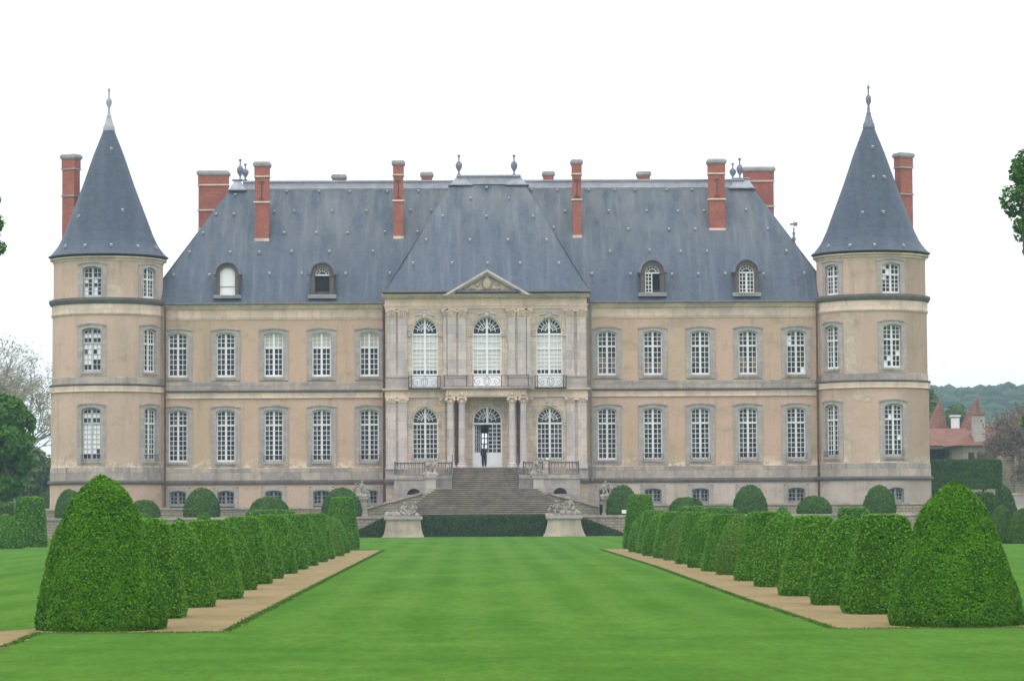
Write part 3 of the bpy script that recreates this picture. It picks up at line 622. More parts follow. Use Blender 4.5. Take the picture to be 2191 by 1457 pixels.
def arch_pts(w, h, rise, n):
    """left springing -> top -> right springing of an arch; segmental or semicircular"""
    hw = w/2
    if rise >= hw-1e-4: r_ = hw; cz = h-hw; a0 = math.pi/2
    else:
        r_ = (hw*hw+rise*rise)/(2*rise); cz = h-r_; a0 = math.asin(hw/r_)
    return [(r_*math.sin(-a0+2*a0*i/n), cz+r_*math.cos(-a0+2*a0*i/n)) for i in range(n+1)], (cz, r_, a0)
def bend(vs, R):
    if not R: return vs
    return [((R-y)*math.sin(x/R), R-(R-y)*math.cos(x/R), z) for x, y, z in vs]
SUR = {}; FRM = {}
def surround_mesh(w, h, rise, m, kind, R, zbot, mat):
    key = (round(w, 2), round(h, 2), rise, m, kind, R, zbot, mat.name)
    if key in SUR: return SUR[key]
    mb = MB(); n = 12
    inner, (cz, r_, a0) = arch_pts(w, h, rise, n)
    if kind == 'seg':
        outer = []
        for i, (x, z) in enumerate(inner):
            t = -1+2*i/n; k_ = (w/2+m)/(w/2)
            outer.append((x*k_, z+m*0.92))
        path_i = [(-w/2, 0.0)]+[(-w/2, (h-rise)*k/4) for k in range(1, 4)]+inner+[(w/2, (h-rise)*k/4) for k in (3, 2, 1)]+[(w/2, 0.0)]
        path_o = [(-w/2-m, 0.0)]+[(-w/2-m, (h-rise)*k/4) for k in range(1, 4)]+outer+[(w/2+m, (h-rise)*k/4) for k in (3, 2, 1)]+[(w/2+m, 0.0)]
        if zbot < 0:
            path_i = [(-w/2, zbot)]+path_i+[(w/2, zbot)]; path_o = [(-w/2-m, zbot)]+path_o+[(w/2+m, zbot)]
        pr = -0.045; dep = 0.38
    else:
        outer = []
        H = h+m; Wd = w/2+m
        for (x, z) in inner:
            dx, dz = x, max(z-cz, 1e-5); s_ = min(Wd/abs(dx) if abs(dx) > 1e-6 else 1e9, (H-cz)/dz)
            outer.append((dx*s_, cz+dz*s_))
        # put the nearest ray on each corner
        for sgn in (-1, 1):
            j = min(range(len(outer)), key=lambda q: (outer[q][0]-sgn*Wd)**2+(outer[q][1]-H)**2); outer[j] = (sgn*Wd, H)
        path_i = [(-w/2, 0.0), (-w/2, (h-rise)*0.5)]+inner+[(w/2, (h-rise)*0.5), (w/2, 0.0)]
        path_o = [(-Wd, 0.0), (-Wd, (h-rise)*0.5)]+outer+[(Wd, (h-rise)*0.5), (Wd, 0.0)]
        pr = -0.004; dep = 0.42
    N_ = len(path_i); vs = []
    for (x, z) in path_o: vs.append((x, 0.1, z))
    for (x, z) in path_o: vs.append((x, pr, z))
    for (x, z) in path_i: vs.append((x, pr, z))
    for (x, z) in path_i: vs.append((x, dep, z))
    fs = []
    for a in range(3):
        for i in range(N_-1): fs.append((a*N_+i, a*N_+i+1, (a+1)*N_+i+1, (a+1)*N_+i))
    mb.add(bend(vs, R), fs)
    if kind == 'seg' and h > 1.5:        # raised outer moulding round the head
        ou = path_o[4 + (1 if zbot < 0 else 0):4+n+1+(1 if zbot < 0 else 0)]
        vs = []
        for (x, z) in ou: vs += [(x*1.0, pr-0.07, z+0.02), (x*1.0, pr-0.07, z-0.10), (x, 0.05, z+0.05), (x, pr+0.01, z-0.12)]
        fs = []
        for i in range(len(ou)-1):
            a = i*4; b = a+4
            fs += [(a, a+1, b+1, b), (a+2, a, b, b+2), (a+1, a+3, b+3, b+1)]
        mb.add(bend(vs, R), fs)
    if kind == 'semi':
        ar, _ = arch_pts(w, h, rise, 20); vs = []; fs = []
        for (x, z) in ar:
            d = Vector((x, z-cz)); d.normalize()
            for rr_, y_ in ((w/2+0.0, 0.0), (w/2+0.01, -0.06), (w/2+0.14, -0.06), (w/2+0.16, -0.10), (w/2+0.25, -0.10), (w/2+0.27, 0.0)):
                vs.append((d.x*rr_, y_, cz+d.y*rr_))
        for i in range(20):
            for k in range(5): a = i*6+k; fs.append((a, a+1, a+7, a+6))
        mb.add(vs, fs)
        for sgn in (-1, 1):             # imposts
            mb.box(sgn*(w/2-0.02), sgn*(w/2+m-0.01), -0.11, 0.05, cz-0.36, cz-0.24)
            mb.box(sgn*(w/2-0.02), sgn*(w/2+m-0.01), -0.07, 0.05, cz-0.18, cz-0.02)
    me = bpy.data.meshes.new('window'); me.from_pydata(mb.v, [], mb.f); me.materials.append(mat); me.update()
    SUR[key] = me; return me
def frame_mesh(w, h, rise, trans, cols, rlow, rup, mat, semi=False, up2=None, panel=0.0, open_leaf=None, bar=0.05):
    key = (round(w, 2), round(h, 2), rise, round(trans, 2), cols, rlow, rup, mat.name, semi, up2, panel, open_leaf)
    if key in FRM: return FRM[key]
    mb = MB(); y0, y1 = 0.20, 0.27; th = 0.105; e = 0.02
    inner, _ = arch_pts(w, h, rise, 12); k_ = (w-2*th)/w
    _, (cz, r_, a0) = arch_pts(w, h, rise, 12)
    inn2 = [(x*k_, cz+(z-cz)*(r_-th)/r_) for x, z in inner] if semi else [(x*k_, z-th) for x, z in inner]
    pi_ = [(-w/2-e, panel)]+[(x, z+e) for x, z in inner]+[(w/2+e, panel)]; po = [(-w/2+th, panel)]+inn2+[(w/2-th, panel)]
    vs = [(x, y0, z) for x, z in pi_]+[(x, y0, z) for x, z in po]+[(x, y1, z) for x, z in po]; n = len(pi_)
    mb.add(vs, [(a*n+i, a*n+i+1, (a+1)*n+i+1, (a+1)*n+i) for a in (0, 1) for i in range(n-1)])
    mb.box(-w/2, w/2, y0-0.012, y1, panel, panel+0.17)
    if panel: mb.box(-w/2, w/2, y0-0.006, y1, 0, panel); mb.box(-w/2+0.12, -0.1, y0-0.02, y1, 0.15, panel-0.1); mb.box(0.1, w/2-0.12, y0-0.02, y1, 0.15, panel-0.1)
    top_ = h-0.06
    if open_leaf is None: mb.box(-0.08, 0.08, y0-0.03, y1, panel, top_)
    else: mb.box(-0.085, 0.085, y0-0.03, y1, trans, top_)
    mb.box(-w/2, w/2, y0-0.045, y1, trans-0.07, trans+0.07)
    if up2: mb.box(-w/2, w/2, y0-0.018, y1, up2-0.05, up2+0.05)
    lw = (w/2-th-0.085)
    for sgn in (-1, 1):
        if open_leaf == sgn: continue
        x0 = 0.085 if sgn > 0 else -w/2+th
        for c in range(1, cols): x = x0+lw*c/cols; mb.box(x-bar/2, x+bar/2, y0+0.012, y1-0.01, panel+0.1, trans if semi else h-rise*0.5-0.05)
        for (za, zb, rws) in ([(panel+0.17, (up2 or trans)-0.07, rlow)]+([] if semi and not up2 else [((up2+0.05) if up2 else trans+0.09, (trans-0.09) if up2 else h-0.1-rise*0.3, rup)])):
            for r_i in range(1, rws if zb > za else 1): z = za+(zb-za)*r_i/rws; mb.box(x0, x0+lw, y0+0.015, y1-0.012, z-bar/2, z+bar/2)
    if semi:
        R_ = w/2-th+0.03; cz = h-w/2; z0 = max(cz, trans+0.05)
        for sgn in (-1, 1):
            for k in range(1, 5):
                a = math.pi/2*k/5*1.0; mb.bar((sgn*0.3*R_*math.cos(a), y0+0.03, cz+0.3*R_*math.sin(a)), (sgn*R_*math.cos(a), y0+0.03, cz+R_*math.sin(a)), 0.028, 4)
        for q in (0.62,):
            pts = [(R_*q*math.cos(a), y0+0.03, cz+R_*q*math.sin(a)) for a in np.linspace(0, math.pi, 15)]; mb.path(pts, 0.028, 4)
        pts = [(R_*0.3*math.cos(a), y0+0.03, cz+R_*0.3*math.sin(a)) for a in np.linspace(0, math.pi, 9)]; mb.path(pts, 0.028, 4)
    me = bpy.data.meshes.new('window_frame'); me.from_pydata(mb.v, [], mb.f); me.materials.append(mat); me.update()
    FRM[key] = me; return me
PR = random.Random(77)
def pane_mesh(w, h, rise, trans, cols, rlow, rup, style, semi, up2, panel, skip=None):
    mb = MB(); y = 0.262; mats = [GL, BLIND, BLINDL, GLW, BRIGHT]
    th = 0.10; lw = w/2-th-0.085
    zones = [(panel+0.17, (up2 or trans)-0.07, rlow, 'lo')]
    zones.append(((up2+0.05) if up2 else trans+0.09, (trans-0.09) if up2 else h-0.06, rup, 'up'))
    if up2: zones.append((trans+0.05, h-0.02, 2, 'fan'))
    elif semi: zones[1] = (trans+0.05, h-0.02, 2, 'fan')
    for sgn in (-1, 1):
        x0 = 0.07 if sgn > 0 else -w/2+th-0.02
        for za, zb, rws, zn in zones:
            if (skip == sgn and zn == 'lo') or zb <= za: continue
            cc = cols
            for r_ in range(rws):
                for c in range(cc):
                    xa = x0+(lw+0.03)*c/cc; xb = x0+(lw+0.03)*(c+1)/cc; z0 = za-0.02+(zb-za+0.02)*r_/rws; z1 = za-0.02+(zb-za+0.02)*(r_+1)/rws
                    if zn == 'fan':      # keep under the arch
                        rr_ = w/2; cz = h-w/2
                        z1 = min(z1, cz+math.sqrt(max(0.0, rr_**2-max(abs(xa), abs(xb))**2))+0.0)
                        if z1 <= z0+0.02: continue
                    mi = 0
                    if style == 'blindtop' and zn == 'up': mi = 1
                    elif style == 'linentop' and zn == 'up': mi = 2
                    elif style == 'blind' and zn != 'fan' and not (zn == 'lo' and r_ == 0): mi = 1
                    elif style == 'red' and zn == 'lo' and r_ < rws*0.6: mi = 3
                    elif style == 'red2' and zn == 'lo' and r_ < 2: mi = 3
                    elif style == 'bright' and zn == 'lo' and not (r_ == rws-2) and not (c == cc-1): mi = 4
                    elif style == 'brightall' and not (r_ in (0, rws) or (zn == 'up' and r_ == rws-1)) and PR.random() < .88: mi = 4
                    elif style == 'mixed' and PR.random() < 0.12: mi = 4
                    mb.cur = mi
                    ty, tx = PR.uniform(-0.006, 0.006), PR.uniform(-0.006, 0.006)
                    if mi == 1 and zn == 'lo' and r_ == 1: pass
                    mb.quad((xa, y+tx, z0), (xb, y-tx, z0), (xb, y-tx+ty, z1), (xa, y+tx+ty, z1))
    me = bpy.data.meshes.new('pane'); me.from_pydata(mb.v, [], mb.f)
    for q in mats: me.materials.append(q)
    me.polygons.foreach_set('material_index', mb.mi); me.update(); return me
def window(x, y, z, rotz, w, h, rise, trans, cols, rlow, rup, m=0.40, kind='seg', style='dark', R=0, zbot=-0.42, smat=None, fmat=None, up2=None,
           panel=0.0, open_leaf=None, sill=True, label=None, rail=False, no_pane=None):
    smat = smat or GREY; fmat = fmat or WHITE; semi = kind == 'semi'
    o = bpy.data.objects.new('window', surround_mesh(w, h, rise, m, kind, R, zbot, smat)); C.objects.link(o); o.parent = CH
    o.location = Vector((x, y, z))-wl(CH); o.rotation_euler = (0, 0, rotz)
    if label: o['label'] = label
    f = bpy.data.objects.new('window_frame', frame_mesh(w, h, rise, trans, cols, rlow, rup, fmat, semi, up2, panel, open_leaf)); C.objects.link(f); f.parent = o
    off = (R-R*math.cos(w/2/R)) if R else 0
    f.location = (0, off, 0)
    g = bpy.data.objects.new('pane', pane_mesh(w, h, rise, trans, cols, rlow, rup, style, semi, up2, panel, no_pane if no_pane is not None else open_leaf)); C.objects.link(g); g.parent = o
    g.location = (0, off, 0)
    if sill:
        mb = MB()
        nseg = 8; sw_ = w/2+0.10
        for i in range(nseg):
            xa = -sw_+2*sw_*i/nseg; xb = -sw_+2*sw_*(i+1)/nseg
            vs = [(xa, -0.10, -0.17), (xb, -0.10, -0.17), (xb, 0.3, -0.17), (xa, 0.3, -0.17), (xa, -0.10, 0), (xb, -0.10, 0), (xb, 0.3, 0.02), (xa, 0.3, 0.02)]
            mb.add(bend(vs, R), ((0, 3, 2, 1), (4, 5, 6, 7), (0, 1, 5, 4)))
        xa, xb = -sw_, sw_
        for xe in (xa, xb): mb.add(bend([(xe, -0.10, -0.17), (xe, 0.3, -0.17), (xe, 0.3, 0.02), (xe, -0.10, 0)], R), ((0, 1, 2, 3),))
        for i in range(nseg):
            xa = -(w/2+0.01)+2*(w/2+0.01)*i/nseg; xb = -(w/2+0.01)+2*(w/2+0.01)*(i+1)/nseg
            if zbot < 0: mb.add(bend([(xa, -0.03, zbot), (xb, -0.03, zbot), (xb, -0.03, -0.17), (xa, -0.03, -0.17)], R), ((0, 1, 2, 3),))
        me = bpy.data.meshes.new('sill'); me.from_pydata(mb.v, [], mb.f); me.materials.append(DARKST if False else BAND); me.update()
        s_ = bpy.data.objects.new('sill', me); C.objects.link(s_); s_.parent = o
    if rail:
        mb = MB(); hw = w/2+0.02
        mb.box(-hw, hw, -0.12, -0.095, 0.42, 0.455); mb.box(-hw, hw, -0.12, -0.095, 0.06, 0.08)
        for i in range(13): xx_ = -hw+2*hw*i/12; mb.box(xx_-0.009, xx_+0.009, -0.116, -0.098, 0.0, 0.43)
        for sgn in (-1, 1): mb.box(sgn*hw-0.012, sgn*hw+0.012, -0.12, 0.15, 0.41, 0.45)
        me = bpy.data.meshes.new('railing'); me.from_pydata(mb.v, [], mb.f); me.materials.append(BLACKIRON); me.update()
        s_ = bpy.data.objects.new('railing', me); C.objects.link(s_); s_.parent = o
    return o

def wall_grid(mb, u0, u1, z0, z1, holes, mp, nu=1):
    us = sorted(set([u0, u1]+[u0+(u1-u0)*i/nu for i in range(nu+1)]+[h[0] for h in holes]+[h[1] for h in holes]))
    zs = sorted(set([z0, z1]+[h[2] for h in holes]+[h[3] for h in holes]))
    us = [u for u in us if u0-1e-6 <= u <= u1+1e-6]; zs = [z for z in zs if z0-1e-6 <= z <= z1+1e-6]
    for i in range(len(us)-1):
        for j in range(len(zs)-1):
            uc = (us[i]+us[i+1])/2; zc = (zs[j]+zs[j+1])/2
            if any(h[0] < uc < h[1] and h[2] < zc < h[3] for h in holes): continue
            mb.quad(mp(us[i], zs[j]), mp(us[i+1], zs[j]), mp(us[i+1], zs[j+1]), mp(us[i], zs[j+1]))

# --- heights of the mouldings (metres), read at the left wing
zE = ZL(652); zCor = ZL(662); zFr = ZL(678); zArc = ZL(684)
zB2t, zB2m, zB2b = ZL(817.5), ZL(838), ZL(852)
zB1t, zTor, zTorb = ZL(1001), ZL(1027), ZL(1037)
zU0, zU1 = ZL(806.5), ZL(711.5); zG0, zG1 = ZL(988), ZL(876.5)
zP0, zP1 = ZL(1081), ZL(1049)
WW = 1.46
def hole(x, z0, z1, w=WW, m=0.40, rise=0.16, zb=-0.4): return (x-w/2-m+0.06, x+w/2+m-0.06, z0+zb+0.06, z1+0.12)
LX = [380.5, 483, 585.5, 688, 790]; RX = [1299, 1397, 1498.5, 1600.5, 1703.5]
US = {0: ['dark', 'dark', 'linentop', 'linentop', 'linentop'], 1: ['red', 'red2', 'dark', 'red', 'mixed']}
for side, (xs, xa, xb) in enumerate(((LX, 300, 827), (RX, 1254, 1800))):
    x0, x1 = XW(xa), XW(xb); holes = []; pholes = []
    for i, px in enumerate(xs):
        xu = XW(px, 760); xg = XW(px+0.3, 930); xp = XW(px+0.3, 1065)
        holes += [hole(xu, zU0, zU1), hole(xg, zG0, zG1)]; pholes.append((xp-0.95, xp+0.95, 1.0, zP1+0.25))
        hu = zU1-zU0; hg = zG1-zG0
        fresh = (side == 0 and i >= 2)
        window(xu, YW, zU0-0.0, 0, WW, hu, 0.16, hu*0.655, 2, 5, 3, style=US[side][i], fmat=WHITEN if fresh else WHITE, zbot=-0.30)
        window(xg, YW, zG0, 0, WW, hg, 0.16, hg*0.705, 2, 7, 3, style='dark' if side == 0 or i < 3 else 'dark', zbot=-0.36, rail=(side == 1 and i > 0) or (side == 0 and i > 1))
        window(xp, YW-0.1, zP0, 0, 1.28, zP1-zP0, 0.14, (zP1-zP0)*0.0+0.001, 2, 1, 3, m=0.34, style='dark', zbot=-0.6, sill=False, fmat=BFR)
    mb = MB(); wall_grid(mb, x0, x1, zTorb, zE, [h for h in holes], lambda u, z: (u, YW, z))
    mb.build('wing_wall', PL, CH)
    mb = MB(); wall_grid(mb, x0, x1, 1.0, zTorb+0.02, pholes, lambda u, z: (u, YW-0.1, z)); mb.build('plinth_wall', PLB if side else PLT, CH)
    # stone bands
    mb = MB()
    mb.extx([(YW+.1, zB1t), (YW-.05, zB1t-.02), (YW-.05, zTor), (YW+.1, zTor)], x0, x1)
    hz = (zB2t-zB2m)
    mb.extx([(YW+.1, zB2t), (YW-.045, zB2t-.02), (YW-.045, zB2m+.12), (YW+.1, zB2m+.12)], x0, x1)
    mb.each('stone_band', BAND, CH)
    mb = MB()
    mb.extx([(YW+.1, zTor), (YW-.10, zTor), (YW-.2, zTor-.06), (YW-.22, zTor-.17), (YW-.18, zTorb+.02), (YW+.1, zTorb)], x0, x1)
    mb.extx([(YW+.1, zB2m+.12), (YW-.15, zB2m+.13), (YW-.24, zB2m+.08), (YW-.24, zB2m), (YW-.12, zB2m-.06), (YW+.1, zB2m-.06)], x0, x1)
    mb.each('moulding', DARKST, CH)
    mb = MB()
    mb.extx([(YW+.1, zB2m-.06), (YW-.10, zB2m-.06), (YW-.08, zB2b+.08), (YW-.12, zB2b+.06), (YW-.12, zB2b), (YW+.1, zB2b)], x0, x1)
    mb.extx([(YW+.1, zFr), (YW-.10, zFr), (YW-.10, zFr-.08), (YW-.06, zFr-.10), (YW-.05, zArc), (YW+.1, zArc)], x0, x1)
    mb.extx([(YW+.1, zCor), (YW-.04, zCor), (YW-.04, zFr), (YW+.1, zFr)], x0, x1)
    mb.extx([(YW+.1, zE), (YW-.36, zE-.02), (YW-.36, zE-.14), (YW-.25, zE-.2), (YW-.20, zCor+.04), (YW-.08, zCor), (YW+.1, zCor)], x0, x1)
    mb.each('cornice', LITE, CH)
    mb = MB(); mb.extx([(YW-.3, zE+.1), (YW-.56, zE+.12), (YW-.60, zE+.02), (YW-.52, zE-.02), (YW-.3, zE)], x0, x1); mb.each('gutter', GUT, CH)
# rear and side shell of the building
mb = MB(); xl, xr = XW(307), XW(1792)
xd0, xd1 = XW(1024), XW(1052)
YB = YW+14.6
wall_grid(mb, xl, xr, 1.0, zE, [(xd0, xd1+0.0, W(1040, 999, 209).z-0.1, W(1040, 926, YW+14.6).z)], lambda u, z: (u, YB, z))
mb.quad((xl, YW, 1), (xl, YB, 1), (xl, YB, zE), (xl, YW, zE)); mb.quad((xr, YW, 1), (xr, YB, 1), (xr, YB, zE), (xr, YW, zE))
mb.build('rear_wall', PL, CH)
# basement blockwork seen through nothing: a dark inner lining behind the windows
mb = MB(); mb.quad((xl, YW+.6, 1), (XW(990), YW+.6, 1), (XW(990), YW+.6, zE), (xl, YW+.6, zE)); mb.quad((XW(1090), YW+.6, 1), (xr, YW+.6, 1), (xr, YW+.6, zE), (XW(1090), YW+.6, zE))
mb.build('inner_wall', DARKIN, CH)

# --- main roof
YE = YW-0.5
A = W(307, 655, YE); B = W(492, 406, YW+7.0); Cc = W(1610, 400, YW+7.0); D = W(1795, 640, YE)
zr = (B.z+Cc.z)/2; ze = zE+0.06
P = {'el': Vector((A.x, YE, ze)), 'er': Vector((D.x, YE, ze)), 'rl': Vector((B.x, YW+7.0, zr)), 'rr': Vector((Cc.x, YW+7.0, zr))}
Yb = YW+15.1; Yr2 = YW+8.0
mb = MB()
# slightly concave front slope (flared at the eave)
def slope(a, b, c, d, mbx, n=10, sag=0.28):
    prev = None
    for i in range(n+1):
        t = i/n; l = a.lerp(d, t); r_ = b.lerp(c, t); s_ = sag*math.sin(math.pi*min(1, t*1.6))**1*(1 if t < .62 else 0)*0.5
        l = l+Vector((0, s_*0.6, -s_*0.4)); r_ = r_+Vector((0, s_*0.6, -s_*0.4))
        if prev: mbx.quad(prev[0], prev[1], r_, l)
        prev = (l, r_)
slope(P['el'], P['er'], P['rr'], P['rl'], mb)
bl, br = Vector((A.x, Yb, ze)), Vector((D.x, Yb, ze)); tl, tr = Vector((B.x, Yr2, zr)), Vector((Cc.x, Yr2, zr))
mb.quad(br, bl, tl, tr); mb.quad(bl, P['el'], P['rl'], tl); mb.quad(P['er'], br, tr, P['rr']); mb.quad(P['rl'], P['rr'], tr, tl)
mb.build('main_roof', SLATE, CH)
ny = (P['rl']-P['el']); SL = Vector((0, zr-ze, -(7.5))).normalized()   # for reference
def on_roof(px, py, lift=0.0):
    """point of the main roof's front plane seen at the pixel"""
    d = MC @ Vector(((px-1095.5)/F, -(py-728.5)/F, -1.0)); n = Vector((0, -(zr-ze), 7.5)).normalized(); p0 = P['el']
    t = (p0-Vector((0, 0, CAMZ))).dot(n)/d.dot(n); return Vector((0, 0, CAMZ))+d*t + n*lift
# lead ridge
mb = MB(); zrt = W(800, 386.5, YW+7).z
xa, xb = W(520, 395, YW+7).x, W(1592, 395, YW+7).x
mb.extx([(YW+6.92, zr-0.15), (YW+6.85, zr+.02), (YW+6.95, zr+.06), (YW+7.0, zrt-.15), (YW+6.88, zrt-.12), (YW+6.88, zrt), (YW+8.1, zrt), (YW+8.1, zr-.15)], xa, xb)
mb.build('lead_ridge', LEAD, CH)
for (pa, pb) in (((488, 406), (528, 386)), ((1560, 402), (1614, 383))):
    a = W(pa[0], pa[1], YW+6.7); b = W(pb[0], pb[1], YW+7.2); mb = MB()
    xm = (a.x+b.x)/2; hw_ = abs(b.x-a.x)/2
    mb.box(a.x, b.x, YW+6.6, YW+8.4, a.z-.06, a.z+.05)
    mb.box(a.x+.1, b.x-.1, YW+6.7, YW+8.3, a.z+.05, b.z, 0.42, 0.4)
    mb.box(xm-hw_*.62, xm+hw_*.62, YW+6.95, YW+8.0, b.z, b.z+.07)
    mb.build('lead_ridge_end', LEAD, CH)
# --- central pavilion roof
zPE = W(1040, 628, YP-1).z
pe_l, pe_r = W(819, 632, YP-.8), W(1265, 629, YP-.8)
pr_l, pr_r = W(966, 394, YP+7.9), W(1122, 394, YP+7.9)
mb = MB()
a, b, c, d = Vector((pe_l.x, YP-.8, zPE)), Vector((pe_r.x, YP-.8, zPE)), Vector((pr_r.x, YP+7.9, pr_r.z)), Vector((pr_l.x, YP+7.9, pr_l.z))
slope(a, b, c, d, mb, 10, 0.3)
bk = Vector((0, 6.0, 0))
mb.quad(a+bk, a, d, d+bk); mb.quad(b, b+bk, c+bk, c); mb.quad(d, c, c+bk, d+bk)
mb.build('pavilion_roof', SLATE, CH)
def on_pav(px, py, lift=0.0):
    dd = MC @ Vector(((px-1095.5)/F, -(py-728.5)/F, -1.0)); n = (b-a).cross(d-a).normalized()
    if n.y > 0: n = -n
    o = Vector((0, 0, CAMZ)); t = (a-o).dot(n)/dd.dot(n); return o+dd*t+n*lift
mb = MB(); l_, r_ = W(985, 384, YP+7.8).x, W(1106, 384, YP+7.8).x; zt = W(1040, 375, YP+7.8).z
mb.box(l_-.1, r_+.1, YP+7.75, YP+9.4, pr_l.z-.05, zt-.12); mb.box(l_-.3, r_+.3, YP+7.6, YP+9.5, zt-.12, zt)
for x in (l_, r_): mb.box(x-.95, x+.95, YP+7.55, YP+9.6, pr_l.z-.12, pr_l.z-.02); mb.box(x-.75, x+.75, YP+7.6, YP+9.5, pr_l.z-.02, zt-.14, .42, .2)
mb.build('lead_crest', LEAD, CH)

# --- chimneys
def chimney(px0, px1, ptop, pbot, Y=None, depth=1.0, bands=(0.06, 0.5), tower=False, pan=True, rot=0.0):
    if Y is None: Y = on_roof((px0+px1)/2, pbot).y
    xa = W(px0, ptop, Y).x; xb = W(px1, ptop, Y).x; zt = W((px0+px1)/2, ptop, Y).z; zb = W((px0+px1)/2, pbot, Y).z
    org = Vector(((xa+xb)/2, Y, zb)); w = (xb-xa)/2; H = zt-zb
    mb = MB(); ins = 0.17
    mb.box(-w+ins, w-ins, 0, depth, -2.5 if not tower else -5, H-.45)
    mb.box(-w+ins-.04, w-ins+.04, -.04, depth+.04, H-1.12, H-.40)
    o = mb.build('chimney', BRICK, CH, org=(0, 0, 0)); o.location = org-wl(CH); o.rotation_euler = (0, 0, rot)
    mb = MB()
    mb.box(-w+.10, w-.10, -.08, depth+.08, H-.40, H-.30, -0.05, -.05); mb.box(-w+.02, w-.02, -.15, depth+.15, H-.30, H-.12); mb.box(-w+.05, w-.05, -.12, depth+.12, H-.12, H, .06, .06)
    c = mb.build('chimney_cap', CAPST, None, org=(0, 0, 0)); c.parent = o
    mb = MB()
    for zz in ([H-1.22]+([H-3.3*(1 if tower else .98)] if H > 3.6 else [])):
        mb.box(-w+ins-.08, w-ins+.08, -.08, depth+.08, zz, zz+.12)
    if not tower and H > 2: mb.box(-w+ins-.03, w-ins+.03, -.05, depth, -.12, .10)
    if H > 1.5:
        c = mb.build('chimney_band', LITE if not tower else CAPST, None, org=(0, 0, 0)); c.parent = o
    if pan and H > 3.6:   # wrought iron anchor on the face
        mb = MB(); zc = H-2.3
        mb.box(-.03, .03, -.03, .02, zc-.75, zc+.75)
        for s_ in (-1, 1):
            for zz in (-.7, .6): mb.path([(0, -.02, zc+zz), (s_*.14, -.02, zc+zz+.12), (s_*.2, -.02, zc+zz-.02), (s_*.12, -.02, zc+zz-.12)], .022, 4)
        c = mb.build('wall_anchor', BLACKIRON, None, org=(0, 0, 0)); c.parent = o
    return o
for (x0, x1, t, bt) in ((540.5, 579.5, 346, 513), (837, 867, 343, 508), (1220, 1248, 341, 506), (1512, 1555, 340, 491)): chimney(x0, x1, t, bt)
chimney(420, 491, 365, 490, Y=YW+8.6, depth=1.2, pan=False)
chimney(1589, 1659.5, 357, 470, Y=YW+8.6, depth=1.2, pan=False)
for (x0, x1, t) in ((708, 742, 373), (898, 928, 368), (1159, 1188, 366.5), (1361, 1394, 366.5)): chimney(x0, x1, t, 392, Y=YW+10.2, depth=.9, pan=False)

# --- ridge urns (parts of the building's lead work)
def urn(px, ptop, pbot, Y, s_=1.0):
    a = W(px, pbot, Y); h = W(px, ptop, Y).z-a.z
    pr = [(0, 0), (.20, 0), (.20, .05), (.10, .09), (.07, .17), (.12, .22), (.28, .36), (.33, .47), (.31, .56), (.2, .64), (.08, .69), (.06, .75), (.09, .78), (.06, .81), (.07, .86), (.16, .93), (.12, .98), (0, 1.0)]
    mb = MB(); mb.lathe(0, 0, [(q*s_, z*h) for q, z in pr], 14)
    o = mb.build('roof_urn', LEADD, CH, org=(0, 0, 0), smooth=True); o.location = a-wl(CH)
for q in ((982, 331, 376, YP+8.4), (1100, 331, 376, YP+8.4), (514, 340, 387, YW+7.4), (525, 350, 387, YW+8.2), (1568, 349, 385, YW+8.2), (1583, 338, 384, YW+7.4)): urn(*q, 0.83)

# --- roof vents
def to(px, py, ox, oy, s_): return (ox+px/s_, oy+py/s_)
VA = [(42, 290), (258, 287), (465, 290), (715, 288), (925, 287), (1680, 278), (1855, 280), (2065, 278), (93, 420), (345, 420), (575, 420), (873, 415), (1010, 415), (1905, 420),
      (1830, 530), (25, 565), (240, 565), (450, 565), (700, 560), (918, 560), (75, 690), (328, 690), (620, 690), (142, 838), (436, 838), (733, 835), (2085, 838)]
VP = [(1382, 262), (1275, 335), (1530, 335), (1087, 455), (1380, 455), (1693, 455), (975, 612), (1268, 612), (1525, 612), (1783, 612), (889, 768), (1148, 768), (1387, 768), (1606, 768), (1865, 768)]
VB = [(290, 322), (495, 322), (650, 325), (900, 322), (1100, 322), (447, 490), (742, 490), (988, 490), (1192, 488), (1522, 480), (600, 630), (918, 632), (1124, 630), (1690, 627),
      (458, 805), (768, 797), (1010, 805), (1215, 803), (1835, 800), (317, 978), (618, 980), (942, 982), (1148, 980), (1358, 978), (1657, 980), (1975, 975)]
VC = [(1235, 757), (1115, 877), (1225, 877), (1478, 860), (1033, 995), (1540, 993), (950, 1113), (1202, 1113), (1383, 1113), (851, 1255), (1072, 1255), (1447, 1247)]
mb = MB()
mb.add([(-.13, -.16, .02), (.13, -.16, .02), (.13, -.16, .19), (-.13, -.16, .19), (-.15, .14, .19+.16), (.15, .14, .35), (-.15, .14, .02), (.15, .14, .02)],
       ((0, 6, 4, 3), (1, 2, 5, 7), (3, 2, 5, 4)))
mb.box(-.15, .15, -.20, .10, .17, .215); mb.box(-.12, -.04, -.165, -.12, -.02, .17); mb.box(.05, .11, -.165, -.12, -.02, .17); mb.box(-.15, .15, -.19, -.10, -.05, -.01)
vme = None
for pts, ox, oy, s_, fn in ((VA, 600, 320, 3.13, on_roof), (VP, 600, 320, 3.13, on_pav), (VB, 1180, 320, 3.652, on_roof), (VC, 80, 160, 2.915, on_roof)):
    for q in pts:
        p = fn(*to(q[0], q[1], ox, oy, s_), 0.05)
        if vme is None:
            v = mb.build('roof_vent', VENT, CH, org=(0, 0, 0)); vme = v.data
        else: v = bpy.data.objects.new('roof_vent', vme); C.objects.link(v); v.parent = CH
        v.scale = (.52, .52, .48)
        v.location = p-wl(CH)

